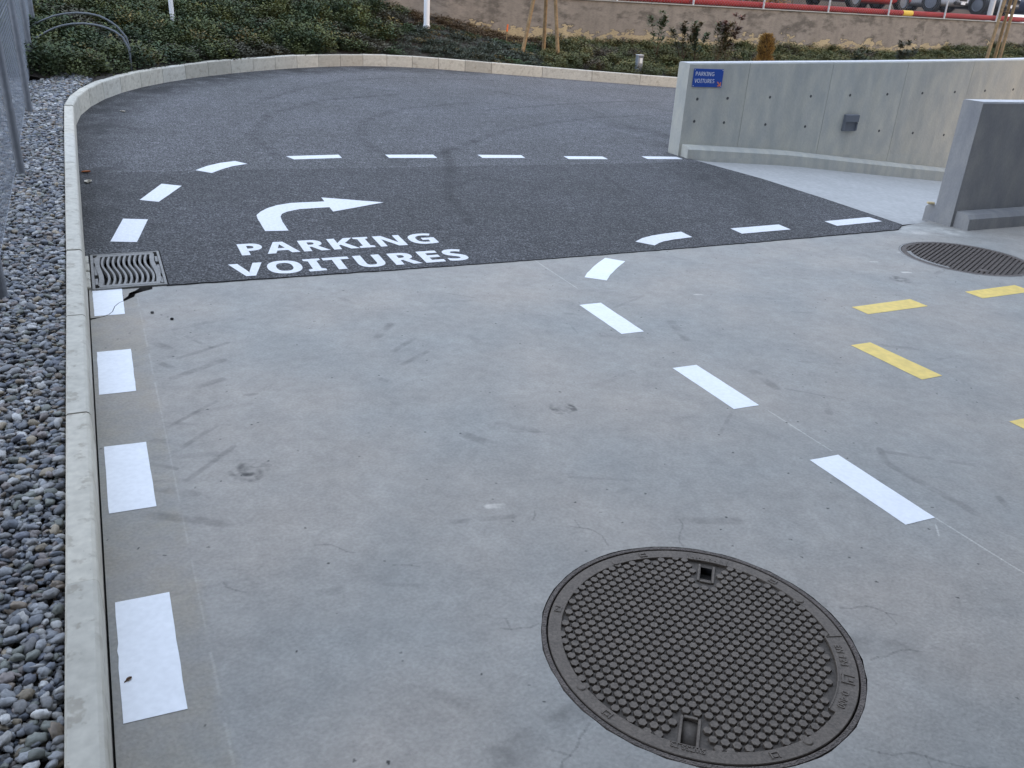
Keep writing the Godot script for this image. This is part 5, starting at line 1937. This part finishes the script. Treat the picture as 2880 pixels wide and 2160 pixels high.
func build_street():
	var t := Vector2(1, -0.483).normalized()
	var nn := Vector2(-t.y, t.x)
	var o := Vector2(0, wall_z(0)) - nn * 0.28
	var verge := PackedVector2Array([o - t * 13.0, o + t * 22.0, o + t * 22.0 - nn * 5.0, o - t * 13.0 - nn * 5.0])
	var st_ := PackedVector2Array([o - t * 13.0 - nn * 5.0, o + t * 22.0 - nn * 5.0, o + t * 40.0 - nn * 30.0, o - t * 30.0 - nn * 30.0])
	for q in [verge, st_]:
		if Geometry2D.is_polygon_clockwise(q): q.reverse()
	struct("street_verge", sheet_mesh(cells(verge, 0.8, []), street_y, 0.0), M.soil, "brown verge behind the boundary wall")
	struct("street", sheet_mesh(cells(st_, 4.0, []), street_y, 0.0), M.asphalt_cut, "street behind the boundary wall")
	var turn := -atan2(-0.483, 1.0)
	# fallen leaves on the verge
	var kind := leaf_clump(31, 40, 0.06, 0.2, 0.05)
	var mm := MultiMesh.new()
	mm.transform_format = MultiMesh.TRANSFORM_3D
	mm.use_colors = true
	mm.mesh = kind
	mm.instance_count = 1400
	for i in 1400:
		var q := o + t * rng.randf_range(-6.0, 20.0) - nn * rng.randf_range(0.2, 5.2)
		mm.set_instance_transform(i, Transform3D(Basis(Vector3.UP, rng.randf() * TAU), Vector3(q.x, street_y(q.x, q.y), q.y)))
		var k := rng.randf_range(0.7, 1.3)
		var c := Color(0.22, 0.11, 0.035) if rng.randf() < 0.6 else Color(0.12, 0.07, 0.03)
		mm.set_instance_color(i, Color(c.r * k, c.g * k, c.b * k))
	var lv := MultiMeshInstance3D.new()
	lv.name = numbered("fallen_leaves")
	lv.multimesh = mm
	lv.material_override = M.leaf
	add_child(lv)
	lv.set_meta("kind", "stuff")
	tag(lv, "brown fallen leaves behind the chain link fence", "leaves")
	# autumn hedge at the left of the cars
	for h in [[4.4, 2.3, Color(0.22, 0.11, 0.03), "rusty brown hedge behind the fence, left of the orange one"], [8.3, 1.5, Color(0.40, 0.18, 0.03), "orange autumn hedge behind the fence, left of the red car"]]:
		var c := o + t * float(h[0]) - nn * 3.2
		var hd := thing("autumn_hedge", h[3], "hedge", Vector3(c.x, street_y(c.x, c.y), c.y), turn, "hedges behind the fence")
		var lf := new_st()
		lf.set_smooth_group(-1)
		for k in 5200:
			var q := Vector3(rng.randf_range(-1.0, 1.0) * h[1], rng.randf() * 1.5, rng.randf_range(-0.5, 0.5))
			q.y *= 0.75 + 0.25 * sin(q.x * 2.1)
			var dir := Vector3(rng.randf_range(-1, 1), rng.randf_range(-0.3, 1), rng.randf_range(-1, 1)).normalized()
			var side := dir.cross(Vector3(0.2, 1, 0.1)).normalized()
			var tone := rng.randf_range(0.45, 1.4)
			for v in [q, q + dir * 0.05 + side * 0.03, q + dir * 0.11, q, q + dir * 0.11, q + dir * 0.05 - side * 0.03]:
				lf.set_color(Color(h[2].r * tone, h[2].g * tone, h[2].b * tone))
				lf.add_vertex(v)
		put("foliage", done(lf), M.leaf, hd)
		for k in 7:
			put("stem", tube_mesh([Vector3(-2.0 + 0.66 * k, -0.05, 0), Vector3(-2.0 + 0.66 * k + rng.randf_range(-0.1, 0.1), 1.0, 0)], [0.02, 0.008], 5), M.bark, hd)
	car("red parked car seen through the fence, its front wheel showing", lin(0.42, 0.02, 0.02), Vector3(11.0, street_y(11.0, -32.1), -32.1), turn + 0.15)
	car("white parked car with bright headlights right of the red one", lin(0.62, 0.63, 0.65), Vector3(13.55, street_y(13.55, -34.6), -34.6), turn - 1.2)
	car("dark parked car behind the fence, left of the grey post", lin(0.05, 0.055, 0.06), Vector3(15.7, street_y(15.7, -35.2), -35.2), turn - 1.35)
	car("dark blue parked car at the far right behind the stakes", lin(0.03, 0.04, 0.08), Vector3(18.8, street_y(18.8, -36.0), -36.0), turn - 1.3)
	var gp := thing("grey_post", "grey steel post standing on the street at the right", "post", Vector3(15.3, street_y(15.3, -31.5), -31.5))
	put("pole", tube_mesh([Vector3.ZERO, Vector3(0, 2.5, 0)], [0.09, 0.09], 12), M.galv, gp)
	# dark building closing the street
	var bl := o + t * 6.0 - nn * 24.0
	var b := thing("street_building", "dark building beyond the parked cars", "building", Vector3(bl.x, street_y(bl.x, bl.y), bl.y), turn)
	put("wall", box_mesh(Vector3(70, 7.0, 6.0), 0.05, Vector3(0, 3.5, 0)), triplanar(lin(0.16, 0.13, 0.11), grain_image(128, 140, 0.85, 0.12, 0.05), 0.2, 0.9), b)
	put("roof", box_mesh(Vector3(71, 0.4, 7.0), 0.05, Vector3(0, 7.2, 0)), M.box_grey, b)
	for k in 20:
		var wn := put("window", box_mesh(Vector3(1.5, 1.6, 0.06), 0.02, Vector3(-28.0 + 3.0 * k, 2.4, 3.02)), M.pole_white, b)
		put("pane", box_mesh(Vector3(1.36, 1.46, 0.02), 0.0, Vector3(-28.0 + 3.0 * k, 2.4, 3.056)), M.glass, wn)

# ------------------------------------------------------------------ small things lying about
func curled_leaf(called: String, label: String, at: Vector2, col: Color, size: float, turn: float):
	var y := asphalt_y(at.x, at.y) + TIEFE if Geometry2D.is_point_in_polygon(at, road_poly) else 0.0
	var o := thing(called, label, "leaf", Vector3(at.x, y + 0.002, at.y), turn)
	var st := new_st()
	st.set_smooth_group(0)
	var n := 6
	for i in n:
		for s in [-1.0, 1.0]:
			var x0 := -0.5 + float(i) / n; var x1 := -0.5 + float(i + 1) / n
			var w0 := 0.36 * sqrt(maxf(0.0, 1.0 - pow(x0 * 2.0, 2.0))); var w1_ := 0.36 * sqrt(maxf(0.0, 1.0 - pow(x1 * 2.0, 2.0)))
			var a := Vector3(x0, 0.12 * x0 * x0 * 4.0 * 0.3, 0) * size; var b := Vector3(x1, 0.12 * x1 * x1 * 4.0 * 0.3, 0) * size
			var c := Vector3(x1, 0.16 + 0.05 * x1, w1_ * s) * size; var d := Vector3(x0, 0.16 + 0.05 * x0, w0 * s) * size
			quad(st, a, b, c, d)
	put("blade", done(st), mat(col, 0.7), o)
	put("stalk", tube_mesh([Vector3(-0.5, 0.03, 0) * size, Vector3(-0.8, 0.06, 0.05) * size], [0.002, 0.0015], 5), M.bark, o)

func build_litter():
	curled_leaf("fallen_leaf", "orange brown fallen leaf on the asphalt by the kerb", Vector2(-3.655, -7.079), lin(0.42, 0.13, 0.03), 0.07, 0.4)
	curled_leaf("fallen_leaf", "pale dry leaf on the asphalt by the kerb", Vector2(-3.505, -6.80), lin(0.5, 0.46, 0.38), 0.08, 1.9)
	curled_leaf("fallen_leaf", "pale curled leaf on the asphalt inside the kerb bend", Vector2(-4.45, -9.6), lin(0.4, 0.36, 0.3), 0.07, 2.6)
	curled_leaf("fallen_leaf", "dry brown wisp lying on the nearest white dash", Vector2(-0.955, -1.68), lin(0.22, 0.14, 0.09), 0.017, 1.0)
	var i := 0
	for q in [[-1.86, -4.28], [-2.0, -4.36]]:
		var s := thing("stone_crumb", ["dark crumb of stone on the concrete near the drain crack", "small grey crumb beside the drain crack"][i], "stone", Vector3(q[0], 0.0, q[1]))
		put("crumb", box_mesh(Vector3(0.018, 0.012, 0.014), 0.004, Vector3(0, 0.006, 0)), M.black if i == 0 else M.dark_dot, s)
		i += 1

# ------------------------------------------------------------------ unseen building, added to shade the apron and ramp wall: its upper floor juts out over the viewer and the right of the apron, above the frame
func build_shading_building():
	var o := thing("shading_building", "unseen grey building added to shade the near end of the apron", "building", Vector3(0, 0, 0))
	o.basis = Basis(Vector3(U.x, 0, U.y), Vector3.UP, Vector3(-D.x, 0, -D.y))
	put("shading_upper_floor", box_mesh(Vector3(26.0, 6.0, 14.0), 0.03, Vector3(5.5, 7.1, 5.6)), M.wall2, o)
	put("rear_wall", box_mesh(Vector3(26.0, 4.1, 0.3), 0.02, Vector3(5.5, 2.05, 8.0)), M.wall2, o)
	put("shading_wing", box_mesh(Vector3(8.0, 4.1, 9.0), 0.02, Vector3(13.2, 2.05, 3.3)), M.wall2, o)
	for x in [-6.0, 8.0]:
		put("column", box_mesh(Vector3(0.35, 4.1, 0.35), 0.02, Vector3(x, 2.05, 1.2)), M.wall2, o)
	for k in 5:
		var w := put("window", box_mesh(Vector3(3.0, 1.8, 0.08), 0.01, Vector3(-4.0 + 4.6 * k, 6.8, -1.42)), M.box_grey, o)
		put("pane", box_mesh(Vector3(2.9, 1.7, 0.02), 0.0, Vector3(-4.0 + 4.6 * k, 6.8, -1.465)), M.glass, w)
